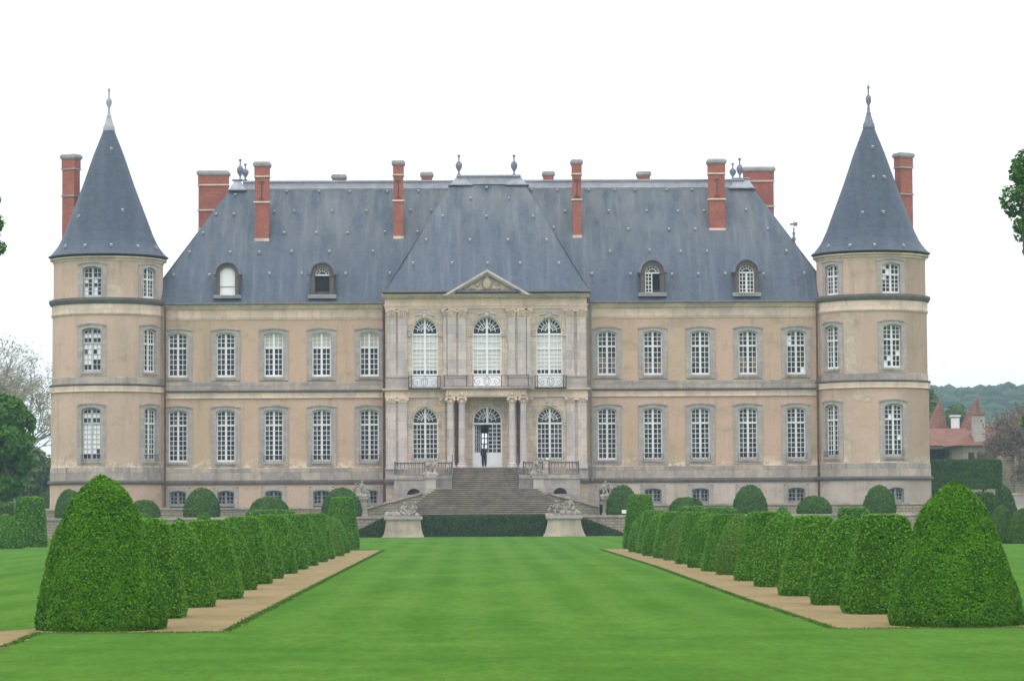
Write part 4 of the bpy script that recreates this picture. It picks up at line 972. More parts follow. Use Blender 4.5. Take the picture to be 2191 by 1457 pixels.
# --- central pavilion walls
def XP(px, y=850): return W(px, y, YP).x
def ZP(y, px=1040): return W(px, y, YP).z
px0_, px1_ = XP(825), XP(1256)
zc0, zc1 = ZP(638), ZP(627)         # cornice
zar, zcap = ZP(661), ZP(681)
zs1, zs0 = ZP(830), ZP(836.5)      # balcony slab / string
zen = ZP(850)
AW = [(909.5, 56), (1042.5, 63), (1176, 57)]
mb = MB(); holes = []
for i, (px, wp) in enumerate(AW):
    w = wp/28.3; x = XP(px); m = 0.30
    zt = ZP(681 if i != 1 else 678); zb = ZP(830)
    holes.append((x-w/2-m, x+w/2+m, zb, zt+m))
    window(x, YP, zb, 0, w, zt-zb, w/2, (zt-zb)-w/2-0.22, 3, 6, 2, m=m, kind='semi', style='blind', smat=PAV, fmat=WHITEN, up2=(zt-zb)-w/2-1.32, panel=0.92, sill=False)
    zt = ZP(872 if i != 1 else 869); zb = ZP(984 if i != 1 else 999.5)
    holes.append((x-w/2-m, x+w/2+m, zb, zt+m))
    if i != 1:
        window(x, YP, zb, 0, w, zt-zb, w/2, (zt-zb)-w/2-0.2, 3, 7, 2, m=m, kind='semi', style='dark', smat=PAV, fmat=WHITE, sill=False, rail=True)
    else:
        dx, dw, dzb, dh = x, w, zb, zt-zb
        window(x, YP, zb, 0, w, zt-zb, w/2, (zt-zb)-w/2-0.2, 3, 7, 2, m=m, kind='semi', style='dark', smat=PAV, fmat=WHITEN, sill=False, panel=0.95, open_leaf=-1, label='arched entrance door with its left leaf standing open')
wall_grid(mb, px0_, px1_, 1.0, zc1, holes, lambda u, z: (u, YP, z))
wall_grid(mb, YP, YW+.3, 1.0, zc1, [], lambda u, z: (px0_, u, z)); wall_grid(mb, YP, YW+.3, 1.0, zc1, [], lambda u, z: (px1_, u, z))
mb.build('pavilion_wall', PAV, CH)
# the half-open leaf turned inwards and the dark hall behind it, lit from the courtyard door at its far end
mb = MB(); lx = dx-dw/2+.1
ang = math.radians(62); L = dw/2-.12
def lp_(u, z, o=0): return (lx+u*math.cos(ang)+o*math.sin(ang)*0.0, YP+.3+u*math.sin(ang)+o, z)
hz_ = dh-dw/2-.3
def lbar(u0, u1, z0, z1):
    vs = [lp_(u0, dzb+z0), lp_(u1, dzb+z0), lp_(u1, dzb+z1), lp_(u0, dzb+z1)]
    vs += [(x+.04, y+.02, z) for x, y, z in vs]
    mb.add(vs, ((0, 1, 2, 3), (4, 7, 6, 5), (0, 4, 5, 1), (3, 2, 6, 7), (1, 5, 6, 2), (0, 3, 7, 4)))
lbar(0, .09, 0, hz_); lbar(L-.09, L, 0, hz_); lbar(0, L, 0, .95); lbar(0, L, hz_-.1, hz_)
for c in (1, 2): lbar(L*c/3-.02, L*c/3+.02, .95, hz_)
for k in range(1, 7): lbar(.05, L-.05, .95+(hz_-1.05)*k/7-.02, .95+(hz_-1.05)*k/7+.02)
dl_ = mb.build('door_leaf', WHITEN, CH, label='white glazed door leaf standing open inwards')
mb = MB(); q0, q1 = lp_(.05, dzb+.9, .03), lp_(L-.05, dzb+.9, .03); mb.quad(q0, q1, (q1[0], q1[1], dzb+hz_-.05), (q0[0], q0[1], dzb+hz_-.05)); pn_ = mb.build('pane', GL, None, org=wl(CH)); pn_.parent = dl_; pn_.location = (0, 0, 0)
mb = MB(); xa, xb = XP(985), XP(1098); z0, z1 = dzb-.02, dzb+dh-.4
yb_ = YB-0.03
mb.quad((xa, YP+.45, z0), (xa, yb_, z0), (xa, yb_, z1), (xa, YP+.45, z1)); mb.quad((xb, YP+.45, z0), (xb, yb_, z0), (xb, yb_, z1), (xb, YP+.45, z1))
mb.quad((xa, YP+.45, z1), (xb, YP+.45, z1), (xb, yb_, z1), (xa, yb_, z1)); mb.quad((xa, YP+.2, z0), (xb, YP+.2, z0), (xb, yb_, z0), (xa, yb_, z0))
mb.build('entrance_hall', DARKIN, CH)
mb = MB()
za, zb_ = W(1040, 999, 209).z-0.1, W(1040, 926, YW+14.6).z
for i in range(0, 5): x = xd0+(xd1-xd0)*i/4; mb.box(x-.04, x+.04, YB-.02, YB+.06, za, zb_)
for i in range(0, 8): z = za+(zb_-za)*i/7; mb.box(xd0, xd1, YB-.01, YB+.05, z-.04, z+.04)
mb.build('courtyard_door', WHITE, CH)

# entablatures of the pavilion
mb = MB()
xa, xb = px0_, px1_
mb.extx([(YP-.05, zc0), (YP-.05, zar), (YP+.1, zar), (YP+.1, zc0)], xa-.04, xb+.04)
mb.extx([(YP-.12, ZP(655)), (YP-.12, ZP(651)), (YP-.04, ZP(650)), (YP+.1, ZP(655))], xa-.1, xb+.1)
mb.extx([(YP-.7, zc1-.04), (YP-.7, zc1-.2), (YP-.5, zc1-.24), (YP-.48, zc1-.32), (YP-.22, zc0+.05), (YP-.06, zc0), (YP+.1, zc0), (YP+.1, zc1-.04)], xa-.25, xb+.25)
for i in range(118): x = xa+(xb-xa)*(i+.5)/118; mb.box(x-.035, x+.035, YP-.42, YP-.05, zc0+.02, zc0+.13)
mb.extx([(YP+.1, zs1), (YP-.32, zs1-.02), (YP-.32, zs1-.12), (YP-.15, zs0), (YP+.1, zs0)], xa-.25, xb+.25)
mb.extx([(YP-.08, zs0), (YP-.08, ZP(845)), (YP-.12, ZP(845.5)), (YP-.12, zen), (YP+.1, zen), (YP+.1, zs0)], xa-.05, xb+.05)
mb.build('pavilion_cornice', LITE, CH)
mb = MB(); mb.extx([(YP-.5, zc1+.16), (YP-.84, zc1+.18), (YP-.88, zc1+.02), (YP-.78, zc1-.02), (YP-.5, zc1-.01)], xa-.28, xb+.28)
mb.build('pavilion_gutter', GUT, CH)
# pediment
pa, pb, pt = W(946, 633, YP-.9), W(1137.5, 631, YP-.9), W(1042, 576.5, YP-.9)
mb = MB(); th = 0.34
def rake(a, t, y0, y1, o0, o1):
    d = (t-a).normalized(); n = Vector((-d.z, 0, d.x)) if d.x > 0 else Vector((d.z, 0, -d.x))
    vs = []
    for y in (y0, y1):
        for p in (a, t):
            for o in (o0, o1):
                q = p+n*o
                if p is t: q = Vector((t.x, 0, p.z+o/abs(n.z)))
                else: q = Vector((a.x-(o/abs(n.z))*d.x/d.z, 0, a.z)) if o < 0 else Vector((a.x, 0, a.z))
                vs.append((q.x, y, q.z))
    mb.add(vs, ((0, 1, 3, 2), (4, 6, 7, 5), (0, 4, 5, 1), (2, 3, 7, 6), (0, 2, 6, 4), (1, 5, 7, 3)))
for e in (pa, pb):
    rake(e, pt, YP-1.0, YP+.2, -.17, 0.0); rake(e, pt, YP-.82, YP+.2, -.30, -.168)
mb.build('pediment_cornice', PIL, CH)
mb = MB(); mb.add([(pa.x+.3, YP-.45, pa.z+.02), (pb.x-.3, YP-.45, pa.z+.02), (pt.x, YP-.45, pt.z-.3)], ((0, 1, 2),))
mb.build('tympanum', PAV, CH)
mb = MB(); rn = random.Random(4)
mb.blob((pt.x, YP-.55, pa.z+.95), .36, .2, .48, 12, 8); mb.blob((pt.x, YP-.55, pa.z+1.5), .26, .16, .12)
for sgn in (-1, 1):
    for i in range(16):
        u = .42+i*.155; zz = pa.z+.16+max(0, (1-u/3.0))*1.0*rn.random(); mb.blob((pt.x+sgn*u, YP-.5, zz), .13+.05*rn.random(), .12, .09+.07*rn.random(), 7, 5)
    mb.path([(pt.x+sgn*(.4+.25*i), YP-.52, pa.z+.25+.55*math.sin(i*.45)*(1-i/10)) for i in range(9)], .05, 5)
    for i in range(12): t = (i+.5)/12; mb.box(pt.x+sgn*(3.2-3.1*t)-.05, pt.x+sgn*(3.2-3.1*t)+.05, YP-.75, YP-.45, pa.z+.08+1.62*t-.08, pa.z+.08+1.62*t+.0)
mb.build('pediment_relief', PAV, CH, smooth=False)
# pilasters of the upper floor with leafy capitals
def pilaster(pxa, pxb, zb, zt, dep=.12, cap=.68, mat=PIL):
    xa, xb = XP(pxa), XP(pxb); mb = MB()
    mb.box(xa, xb, YP-dep, YP+.05, zb+.3, zt-cap); mb.box(xa-.05, xb+.05, YP-dep-.05, YP+.05, zb+.12, zb+.22); mb.box(xa-.03, xb+.03, YP-dep-.03, YP+.05, zb+.22, zb+.3); mb.box(xa-.08, xb+.08, YP-dep-.08, YP+.05, zb, zb+.12)
    o = mb.build('pilaster', mat, CH)
    mb = MB(); w = xb-xa
    mb.box(xa-.02, xb+.02, YP-dep-.02, YP+.05, zt-cap-.06, zt-cap)
    vs = [(xa, YP-dep, zt-cap), (xb, YP-dep, zt-cap), (xb+.1, YP-dep-.1, zt-.12), (xa-.1, YP-dep-.1, zt-.12), (xa, YP, zt-cap), (xb, YP, zt-cap), (xb+.1, YP, zt-.12), (xa-.1, YP, zt-.12)]
    mb.add(vs, ((0, 1, 2, 3), (0, 3, 7, 4), (1, 5, 6, 2)))
    mb.box(xa-.14, xb+.14, YP-dep-.14, YP+.05, zt-.12, zt-.01)
    for row, (z, k) in enumerate(((zt-cap+.02, 4), (zt-cap+.24, 3))):
        for i in range(k):
            x = xa+w*(i+.5)/k; mb.blob((x, YP-dep-.05-.03*row, z+.16), w/k*.42, .06, .12, 6, 5); mb.blob((x, YP-dep-.10-.03*row, z+.25), w/k*.36, .05, .045, 6, 4)
    for x in (xa-.04, xb+.04): mb.blob((x, YP-dep-.12, zt-.20), .1, .07, .09, 8, 6)
    mb.blob(((xa+xb)/2, YP-dep-.14, zt-.07), .08, .05, .07, 6, 5)
    c = mb.build('capital', LITE, None, org=wl(CH)); c.parent = o; c.location = (0, 0, 0)
zpb = ZP(804)
for q in ((829, 847.5), (852, 871), (949, 956), (958, 976), (981.5, 997.5), (1087, 1103), (1108, 1126), (1128, 1136), (1212, 1229), (1236, 1254)): pilaster(q[0], q[1], zpb, zar)
mb = MB()
for q in ((827, 873), (947, 1001), (1083, 1138), (1209, 1255)):
    mb.box(XP(q[0]), XP(q[1]), YP-.14, YP+.05, zs1, zpb-.12); mb.box(XP(q[0])-.03, XP(q[1])+.03, YP-.19, YP+.05, zpb-.12, zpb)
for q in ((847.5, 852), (956, 958), (976, 981.5), (1103, 1108), (1229, 1236)):
    for z in (712, 718): mb.box(XP(q[0]), XP(q[1]), YP-.07, YP, ZP(z+2), ZP(z-2))
mb.each('pilaster_pedestal', GREY, CH)
# lower pilasters
for q in ((829, 847), (852, 871), (1212, 1229), (1236, 1254)): pilaster(q[0], q[1], ZP(1003), zen, cap=.5)
for q in ((944, 953), (1127, 1137)): pilaster(q[0], q[1], ZP(1003), zen, cap=.5, mat=PAV)
mb = MB()
mb.box(px0_-.06, px1_+.06, YP-.1, YP+.05, ZP(1003), ZP(1000)); mb.box(px0_-.03, px1_+.03, YP-.06, YP+.05, ZP(1030), ZP(1003))
mb.build('pavilion_base', GREY, CH)
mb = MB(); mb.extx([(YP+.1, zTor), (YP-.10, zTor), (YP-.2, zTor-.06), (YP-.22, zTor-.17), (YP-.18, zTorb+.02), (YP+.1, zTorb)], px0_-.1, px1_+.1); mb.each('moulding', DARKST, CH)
# keystone cartouches over the arches
for i, (px, wp) in enumerate(AW):
    z = ZP(676 if i != 1 else 673.5); x = XP(px); mb = MB()
    mb.blob((x, YP-.16, z), .2, .14, .24, 8, 6); mb.blob((x, YP-.2, z+.26), .15, .1, .1, 8, 6)
    for sgn in (-1, 1):
        for k in range(5): mb.blob((x+sgn*(.25+k*.1), YP-.1, z+.14-.02*k), .11-.01*k, .08, .09, 7, 5)
        mb.blob((x+sgn*.22, YP-.1, z-.12), .1, .07, .09, 7, 5)
    mb.build('keystone', PIL, CH)
    z = ZP(861); mb = MB(); mb.box(x-.22, x+.22, YP-.14, YP+.02, z-.06, z+.24, .03, 0); mb.box(x-.16, x+.16, YP-.17, YP+.02, z-.3, z-.05)
    if i != 1: mb.build('keystone', PIL, CH)
# portico: two pairs of columns, entablature and balcony slab
YK = YP-1.35
mb = MB(); xa, xb = W(944, 840, YK).x, W(1137, 840, YK).x
mb.box(xa-.02, xb+.02, YK-.5, YP-.33, zs1-.10, zs1+.02); mb.box(xa+.08, xb-.08, YK-.42, YP-.33, zs1-.17, zs1-.10)
mb.build('balcony_slab', BAND, CH); mb = MB()
mb.box(xa+.35, xb-.35, YK-.25, YP-.1, zen-.02, zs1-.17); mb.box(xa+.30, xb-.30, YK-.30, YP-.1, zen+.08, zen+.16)
mb.build('portico_entablature', LITE, CH)
for px in (964, 988.5, 1096, 1120):
    x = W(px, 930, YK).x; zb = W(px, 1001, YK).z; zt = zen-.02; mb = MB(); R = .27
    mb.lathe(x, YK, [(0, zb), (.40, zb), (.40, zb+.12), (.38, zb+.2), (.33, zb+.23), (.33, zb+.27), (.35, zb+.31), (.29, zb+.36), (R, zb+.42), (R*1.0, zb+2), (R*.87, zt-.5), (R*.93, zt-.49), (R*.87, zt-.45)], 20)
    c_ = mb.build('column', PIL, CH, smooth=False)
    mb = MB(); mb.lathe(x, YK, [(R*.87, zt-.46), (R*.95, zt-.3), (R*1.15, zt-.14)], 16); mb.box(x-.36, x+.36, YK-.36, YK+.36, zt-.1, zt)
    for sx in (-1, 1):
        for sy in (-1, 1): mb.blob((x+sx*.29, YK+sy*.29, zt-.2), .12, .12, .12, 8, 6)
    for k in range(8): a_ = k*math.pi/4; mb.blob((x+.25*math.cos(a_), YK+.25*math.sin(a_), zt-.36), .09, .09, .11, 6, 5)
    mb.blob((x, YK-.34, zt+.2), .13, .08, .13, 8, 6)
    k_ = mb.build('capital', LITE, None, org=wl(CH)); k_.parent = c_; k_.location = (0, 0, 0)
# balcony railings
def railing(xa, xb, y, zb, zt, posts, name='railing', scroll=()):
    mb = MB(); mb.box(xa, xb, y-.02, y+.02, zt-.05, zt); mb.box(xa, xb, y-.012, y+.012, zb+.06, zb+.09)
    for x in posts: mb.box(x-.03, x+.03, y-.03, y+.03, zb, zt)
    for (cx, w) in scroll:
        cz = (zb+zt)/2; h = (zt-zb)*.36
        mb.path([(cx+h*.75*math.cos(t), y, cz+h*math.sin(t)) for t in np.linspace(0, 2*math.pi, 13)], .016, 4)
        mb.path([(cx+h*.35*math.cos(t), y, cz+h*.7*math.sin(t)) for t in np.linspace(0, 2*math.pi, 11)], .013, 4)
        for s_ in (-1, 1):
            mb.path([(cx+s_*(w/2-.5*w/2*(1-math.cos(t))), y, cz+h*math.sin(t)*.9) for t in np.linspace(-1.3, 2.6, 11)], .014, 4)
            mb.path([(cx+s_*(w*.33+.1*math.cos(t)), y, cz-h*.2+.12*math.sin(t)) for t in np.linspace(0, 5, 9)], .012, 4)
    return mb
mb = railing(xa+.1, xb-.1, YK-.38, zs1, W(1040, 803, YK).z, [W(p, 820, YK).x for p in (951, 998.5, 1012, 1073, 1087, 1130)], scroll=[(W(1042, 820, YK).x, 1.9)])
mb.build('balcony_railing', BLACKIRON, CH)
for a_, b_ in ((874, 943), (1144, 1212)):
    xa_, xb_ = XP(a_), XP(b_); mb = railing(xa_, xb_, YP-.45, zs1-.02, ZP(804), [xa_+.03, xa_+.22, xb_-.22, xb_-.03], scroll=[((xa_+xb_)/2, 1.8)]); mb.box(xa_, xb_, YP-.5, YP, zs1-.1, zs1+.01); mb.build('balcony_railing', BLACKIRON, CH)
# drainpipes
def pipe(px, y0, y1, Y, mat, r_=.075):
    a_ = W(px, y0, Y); b_ = W(px, y1, Y); mb = MB(); mb.bar((a_.x, Y, a_.z), (a_.x, Y, b_.z), r_, 8); z = a_.z-.5
    while z > b_.z: mb.bar((a_.x, Y, z), (a_.x, Y, z+.08), r_+.03, 8); z -= 2.1
    mb.build('drainpipe', mat, CH)
pipe(353.5, 655, 1083, YW-.62, PIPE); pipe(1747, 648, 1083, YW-.62, PIPE); pipe(821.5, 655, 1083, YW-.35, PIPE, .11); pipe(1263.5, 652, 1028, YW-.35, PIPEG, .08)
for px in (977, 1109.5): pipe(px, 858, 994, YP-.18, PIPE, .14)

# --- dormers
def dormer(px0, px1, ptop, psill, psb, ow, style, fan, lab):
    Yd = YE+.25; xm = W((px0+px1)/2, 600, Yd).x; w = (px1-px0)/28.1; ow = ow/28.1; zs = W((px0+px1)/2, psill, Yd).z; zb = W((px0+px1)/2, psb, Yd).z
    zt = W((px0+px1)/2, ptop, Yd).z; H = zt-zs
    o = bpy.data.objects.new('dormer', None)
    org = Vector((xm, Yd, zs)); mb = MB(); ro = w/2-.12; hw = ow/2; cz = H-ro-.06; oc = cz-.02
    n = 14; vs = []; L = 5.0
    pin = [(-hw, 0)]+[(hw*math.cos(t), oc+hw*math.sin(t)) for t in np.linspace(math.pi, 0, n+1)]+[(hw, 0)]
    pout = [(-ro+.12, 0)]+[((ro-.12)*math.cos(t), cz+(ro-.12)*math.sin(t)) for t in np.linspace(math.pi, 0, n+1)]+[(ro-.12, 0)]
    N_ = len(pin)
    for x, z in pout: vs.append((x, L, z))
    for x, z in pout: vs.append((x, 0, z))
    for x, z in pin: vs.append((x, 0, z))
    for x, z in pin: vs.append((x, .35, z))
    mb.add(vs, [(a*N_+i, a*N_+i+1, (a+1)*N_+i+1, (a+1)*N_+i) for a in range(3) for i in range(N_-1)])
    for sgn in (-1, 1): mb.box(sgn*(hw+.12), sgn*(ro-.16), -.06, .05, 0, cz-.1); mb.box(sgn*(hw+.04), sgn*(ro+.06), -.10, .2, cz-.12, cz+.0)
    o = mb.build('dormer', DWOOD, CH, org=(0, 0, 0), label=lab); o.location = org-wl(CH)
    mb = MB(); vs = []; fs = []
    for t in np.linspace(math.pi, 0, n+1):
        for rr_, y in ((ro-.13, -.16), (ro+.02, -.18), (ro+.04, -.10), (ro+.0, L)): vs.append((rr_*math.cos(t), y, cz+.02+rr_*math.sin(t)))
    for i in range(n):
        for k in range(3): fs.append((i*4+k, i*4+k+1, i*4+k+5, i*4+k+4))
    mb.add(vs, fs)
    for sgn in (-1, 1): mb.box(sgn*(ro-.05), sgn*(ro+.22), -.2, .3, cz-.02, cz+.07)
    c = mb.build('dormer_roof', DWOOD if False else LEADD, None, org=(0, 0, 0)); c.parent = o
    mb = MB(); mb.box(-w/2+.05, w/2-.05, -.22, .3, zb-zs, 0.0); mb.box(-w/2+.1, w/2-.1, -.26, .1, -.09, .02)
    c = mb.build('sill', CAPST, None, org=(0, 0, 0)); c.parent = o
    mb = MB(); y0 = .2; hr = oc
    def fr(x0, x1, z0, z1, dy=0): mb.box(x0, x1, y0-dy, y0+.06, z0, z1)
    if style != 'blind':
        mb.path([(hw*.93*math.cos(t), y0+.03, oc+hw*.93*math.sin(t)) for t in np.linspace(0, math.pi, 13)], .05, 4)
        fr(-hw, hw, hr-.06, hr+.05, .02)
        for t in np.linspace(0, math.pi, 7)[1:-1]: mb.bar((.25*math.cos(t), y0+.03, oc+.25*math.sin(t)), (hw*math.cos(t), y0+.03, oc+hw*math.sin(t)), .025, 4)
        mb.path([(hw*.55*math.cos(t), y0+.03, oc+hw*.55*math.sin(t)) for t in np.linspace(0, math.pi, 9)], .025, 4)
    leaves = {'closed': (-1, 1), 'half': (-1,), 'open': (), 'blind': ()}[style]
    for sgn in leaves:
        xa, xb = (-hw, -.0) if sgn < 0 else (0.0, hw)
        fr(xa, xa+.08, 0, hr, .01); fr(xb-.08, xb, 0, hr, .01); fr(xa, xb, 0, .1, .005); fr(xa, xb, hr-.08, hr, .005)
        fr((xa+xb)/2-.025, (xa+xb)/2+.025, 0, hr, -.01)
        for k in range(1, 5): fr(xa, xb, hr*k/5-.025, hr*k/5+.025, -.012)
    if style == 'blind':
        pts = [(-hw-.02, y0+.03, 0)]+[(hw*1.03*math.cos(t), y0+.03, oc+hw*1.03*math.sin(t)) for t in np.linspace(math.pi, 0, 13)]+[(hw+.02, y0+.03, 0)]
        mb.poly(pts); c = mb.build('shutter_panel', WHITEN, None, org=(0, 0, 0)); c.parent = o
        mb = MB(); mb.box(-hw, hw, y0-.02, y0+.02, hr*.42, hr*.42+.05); c = mb.build('crossbar', CAPST, None, org=(0, 0, 0)); c.parent = o
    else: c = mb.build('window_frame', WHITE, None, org=(0, 0, 0)); c.parent = o
    mb = MB()
    if style in ('closed', 'half'):
        for r_ in range(5):
            for cc in range(4 if style == 'closed' else 2):
                xa = -hw+2*hw*cc/4; mb.quad((xa, y0+.045, hr*r_/5), (xa+hw/2, y0+.045, hr*r_/5), (xa+hw/2, y0+.05, hr*(r_+1)/5), (xa, y0+.045, hr*(r_+1)/5))
    if style != 'blind':
        pts = [(hw*1.02*math.cos(t), y0+.047, oc+hw*1.02*math.sin(t)) for t in np.linspace(math.pi, 0, 11)]; mb.poly(pts)
        c = mb.build('pane', GL, None, org=(0, 0, 0)); c.parent = o
    mb = MB(); mb.box(-hw-.1, hw+.1, .55, .6, -.3, oc+hw*.6); c = mb.build('dark_attic', DARKIN, None, org=(0, 0, 0)); c.parent = o
dormer(455.6, 517.4, 558, 632.5, 638.5, 33, 'blind', 0, 'arched dormer filled with a white board')
dormer(658, 721, 558, 631.5, 638.5, 31, 'open', 1, 'arched dormer with a dark open window')
dormer(1364, 1428, 553, 627, 634, 32, 'half', 1, 'arched dormer with its right casement open')
dormer(1566, 1629, 552.5, 627, 634, 33, 'closed', 1, 'arched dormer with closed white casements')

# --- corner towers
def tower(side):
    px = 231.5 if side < 0 else 1866.5
    cx = W(px, 850, YW+.5).x; cy = YW+.5; hp = 1085.4 if side < 0 else 1076.1
    def z(y): return CAMZ+(hp-(y if side < 0 else y-9.3))*(cy)/F     # side silhouettes of the left tower
    R0, R1, R2, R3 = 4.15, 4.22, 4.30, 4.38
    # rings seen from below: heights taken at the silhouette
    zt, zc1, zc0, zf, za = z(559), z(650), z(658), z(676), z(682)
    zb2t, zb2m, zb2b = z(812), z(829), z(843)
    zb1, zto, ztb = z(1001), z(1029), z(1037)
    def ang(pt, R):
        lo, hi = -70.0, 80.0                      # angle on the drum whose window is seen at pixel column pt
        for _ in range(40):
            m = (lo+hi)/2; a = math.radians(m); q = (cx+R*math.sin(a))/(cy-R*math.cos(a))
            if q < (W(pt, 850, 100).x/100): lo = m
            else: hi = m
        return lo
    wins = [ang(195.5, 4.2), ang(321, 4.2)] if side < 0 else [ang(1911.5, 4.2), ang(1780.5, 4.2)]
    bwin = ang(184, 4.35) if side < 0 else ang(1915, 4.35)
    def cyl(name, mat, R, za_, zb_, holes):
        mb = MB()
        hs = [(math.radians(a)-(w/2+.40-.06)/R, math.radians(a)+(w/2+.40-.06)/R, z0, z1) for a, w, z0, z1 in holes]
        wall_grid(mb, -math.pi, math.pi, za_, zb_, hs, lambda u, z_: (cx+R*math.sin(u), cy-R*math.cos(u), z_), 72)
        return mb.build(name, mat, CH)
    w = 1.46
    # window sills / heads converted at their own depth
    def zz(a, y):
        p = cy-4.2*math.cos(math.radians(a)); return CAMZ+(1085.4-y)*p/F
    lv = []
    a0 = -18.6
    for (yt, yb_, R, tr, rl, ru) in ((570, 636, R0, .62, 4, 2), (702, 796, R1, .655, 5, 3), (872.5, 986, R2, .705, 7, 3)):
        lv.append((zz(a0, yb_), zz(a0, yt), R, tr, rl, ru))
    names = ['top', 'first', 'ground']
    H_ = {0: [], 1: [], 2: []}
    for k, (z0, z1, R, tr, rl, ru) in enumerate(lv):
        for j, a in enumerate(wins):
            ar = math.radians(a); h = z1-z0; H_[k].append((a, w, z0-.3, z1+.12))
            st = 'dark'
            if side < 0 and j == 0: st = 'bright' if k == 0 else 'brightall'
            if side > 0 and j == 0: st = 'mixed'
            window(cx+R*math.sin(ar), cy-R*math.cos(ar), z0, ar, w, h, .16, h*tr, 2, rl, ru, style=st, R=R, zbot=-.34 if k else -.1, rail=(k == 2), fmat=SHADEDP if st in ('brightall', 'bright') else WHITE)
    cyl('tower_wall', PLT, R0, zc1, zt, H_[0]); cyl('tower_wall', PLT, R1, zb2m, zc1-.1, H_[1]); cyl('tower_wall', PLT, R2, ztb+.02, zb2m, H_[2])
    # basement windows
    hb = []
    for a in wins: hb.append((a, 1.2, zz(a0, 1085), zz(a0, 1052)))
    if side > 0:
        a = bwin; ar = math.radians(a); z0 = zz(a, 1082); window(cx+R3*math.sin(ar), cy-R3*math.cos(ar), z0, ar, 1.2, zz(a, 1052)-z0, .14, .001, 2, 1, 3, m=.34, R=R3, zbot=-.5, sill=False, fmat=BFR)
        hb = [(a, 1.08, z0-.3, zz(a, 1052)+.12)]
    else:
        a = bwin; ar = math.radians(a); z0 = zz(a, 1082); window(cx+R3*math.sin(ar), cy-R3*math.cos(ar), z0, ar, 1.2, zz(a, 1052)-z0, .14, .001, 2, 1, 3, m=.34, R=R3, zbot=-.5, sill=False, fmat=BFR)
        hb = [(a, 1.08, z0-.3, zz(a, 1052)+.12)]
    cyl('tower_plinth', PLB if side > 0 else PLT, R3, 1.0, ztb+.03, hb)
    mb = MB(); mb.lathe(cx, cy, [(R2, zb1+.0), (R2+.06, zb1-.02), (R2+.07, zto)], 72); mb.lathe(cx, cy, [(R1, zb2t), (R1+.05, zb2t-.02), (R1+.05, zb2m+.12)], 72)
    mb.each('stone_band', BAND, CH)
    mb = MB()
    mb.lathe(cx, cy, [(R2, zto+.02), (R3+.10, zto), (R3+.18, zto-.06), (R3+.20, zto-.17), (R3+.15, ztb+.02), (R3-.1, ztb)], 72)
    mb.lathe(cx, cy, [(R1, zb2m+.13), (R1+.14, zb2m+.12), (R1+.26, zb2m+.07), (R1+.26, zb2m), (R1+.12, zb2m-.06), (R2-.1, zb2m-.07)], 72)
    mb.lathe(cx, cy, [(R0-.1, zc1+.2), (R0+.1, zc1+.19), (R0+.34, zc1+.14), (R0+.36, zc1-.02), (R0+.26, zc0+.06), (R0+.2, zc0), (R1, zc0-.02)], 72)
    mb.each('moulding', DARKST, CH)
    mb = MB()
    mb.lathe(cx, cy, [(R2, zb2m-.06), (R2+.12, zb2m-.07), (R2+.08, zb2b+.08), (R2+.13, zb2b+.06), (R2+.13, zb2b), (R2-.05, zb2b)], 72)
    mb.lathe(cx, cy, [(R1, zc0+.02), (R1+.06, zc0), (R1+.06, zf), (R1+.12, zf-.01), (R1+.12, zf-.09), (R1+.05, za), (R1-.05, za)], 72)
    mb.lathe(cx, cy, [(R0-.1, zt-.28), (R0+.06, zt-.27), (R0+.08, zt-.16), (R0+.26, zt-.08), (R0+.30, zt+.02), (R0-.1, zt+.03)], 72)
    mb.each('cornice', LITE, CH)
    # bell-cast cone
    s_ = cy/F; ze_ = z(553)
    prof = [(4.2, ze_-.10), (4.50, ze_-.02), (4.49, ze_+.05), (4.2, z(543)), (3.92, z(533)), (3.72, z(524)), (3.52, z(512)), (3.37, z(503)), (2.92, z(469)), (2.0, z(400)), (1.17, z(331.5)), (.44, z(279))]
    mb = MB(); mb.lathe(cx, cy, prof, 96); mb.build('tower_roof', SLATET, CH, smooth=False)
    mb = MB(); mb.lathe(cx, cy, [(4.50, ze_-.03), (4.56, ze_+.0), (4.54, ze_+.06), (4.46, ze_+.07)], 96); mb.each('gutter', GUT, CH)
    mb = MB(); mb.lathe(cx, cy, [(.44, z(280)), (.50, z(278)), (.44, z(275)), (.46, z(272)), (.36, z(266)), (.24, z(254)), (.18, z(250)), (.21, z(248)), (.13, z(244)), (.11, z(236)), (.08, z(230)), (.2, z(222)), (.23, z(215)), (.2, z(211)), (.08, z(207)), (.05, z(200)), (.09, z(199)), (.04, z(196)), (.11, z(192)), (.11, z(189.5)), (.03, z(186)), (.015, z(172)), (0, z(172))], 20)
    mb.build('finial', LEAD if side < 0 else LEADD, CH, smooth=True)
    # small vents of the cone
    def on_cone(pxx, pyy):
        d = MC @ Vector(((pxx-1095.5)/F, -(pyy-728.5)/F, -1.0)); t = (cy-5)/d.y
        for _ in range(400):
            p = Vector((0, 0, CAMZ))+d*t; rr_ = math.hypot(p.x-cx, p.y-cy)
            zs_ = [q[1] for q in prof[2:]]; R_ = np.interp(p.z, zs_, [q[0] for q in prof[2:]])
            if rr_ <= R_: return p
            t += .02/d.y
        return None
    L_ = [(139, 529.5), (182, 528), (238, 527), (295.5, 529), (334, 532), (238, 321), (169, 465), (262, 452)] if side < 0 else [(1772, 529), (1818.6, 528), (1871.5, 526.5), (1934, 528), (1867.5, 317), (1869, 381), (1892, 381), (1846, 457.6), (1890, 456)]
    for q in L_:
        p = on_cone(*q)
        if not p: continue
        v = bpy.data.objects.new('roof_vent', vme); C.objects.link(v); v.parent = CH; a = math.atan2(p.x-cx, -(p.y-cy))
        v.scale = (.62, .62, .62); v.rotation_euler = (0, 0, a); v.location = p-wl(CH)
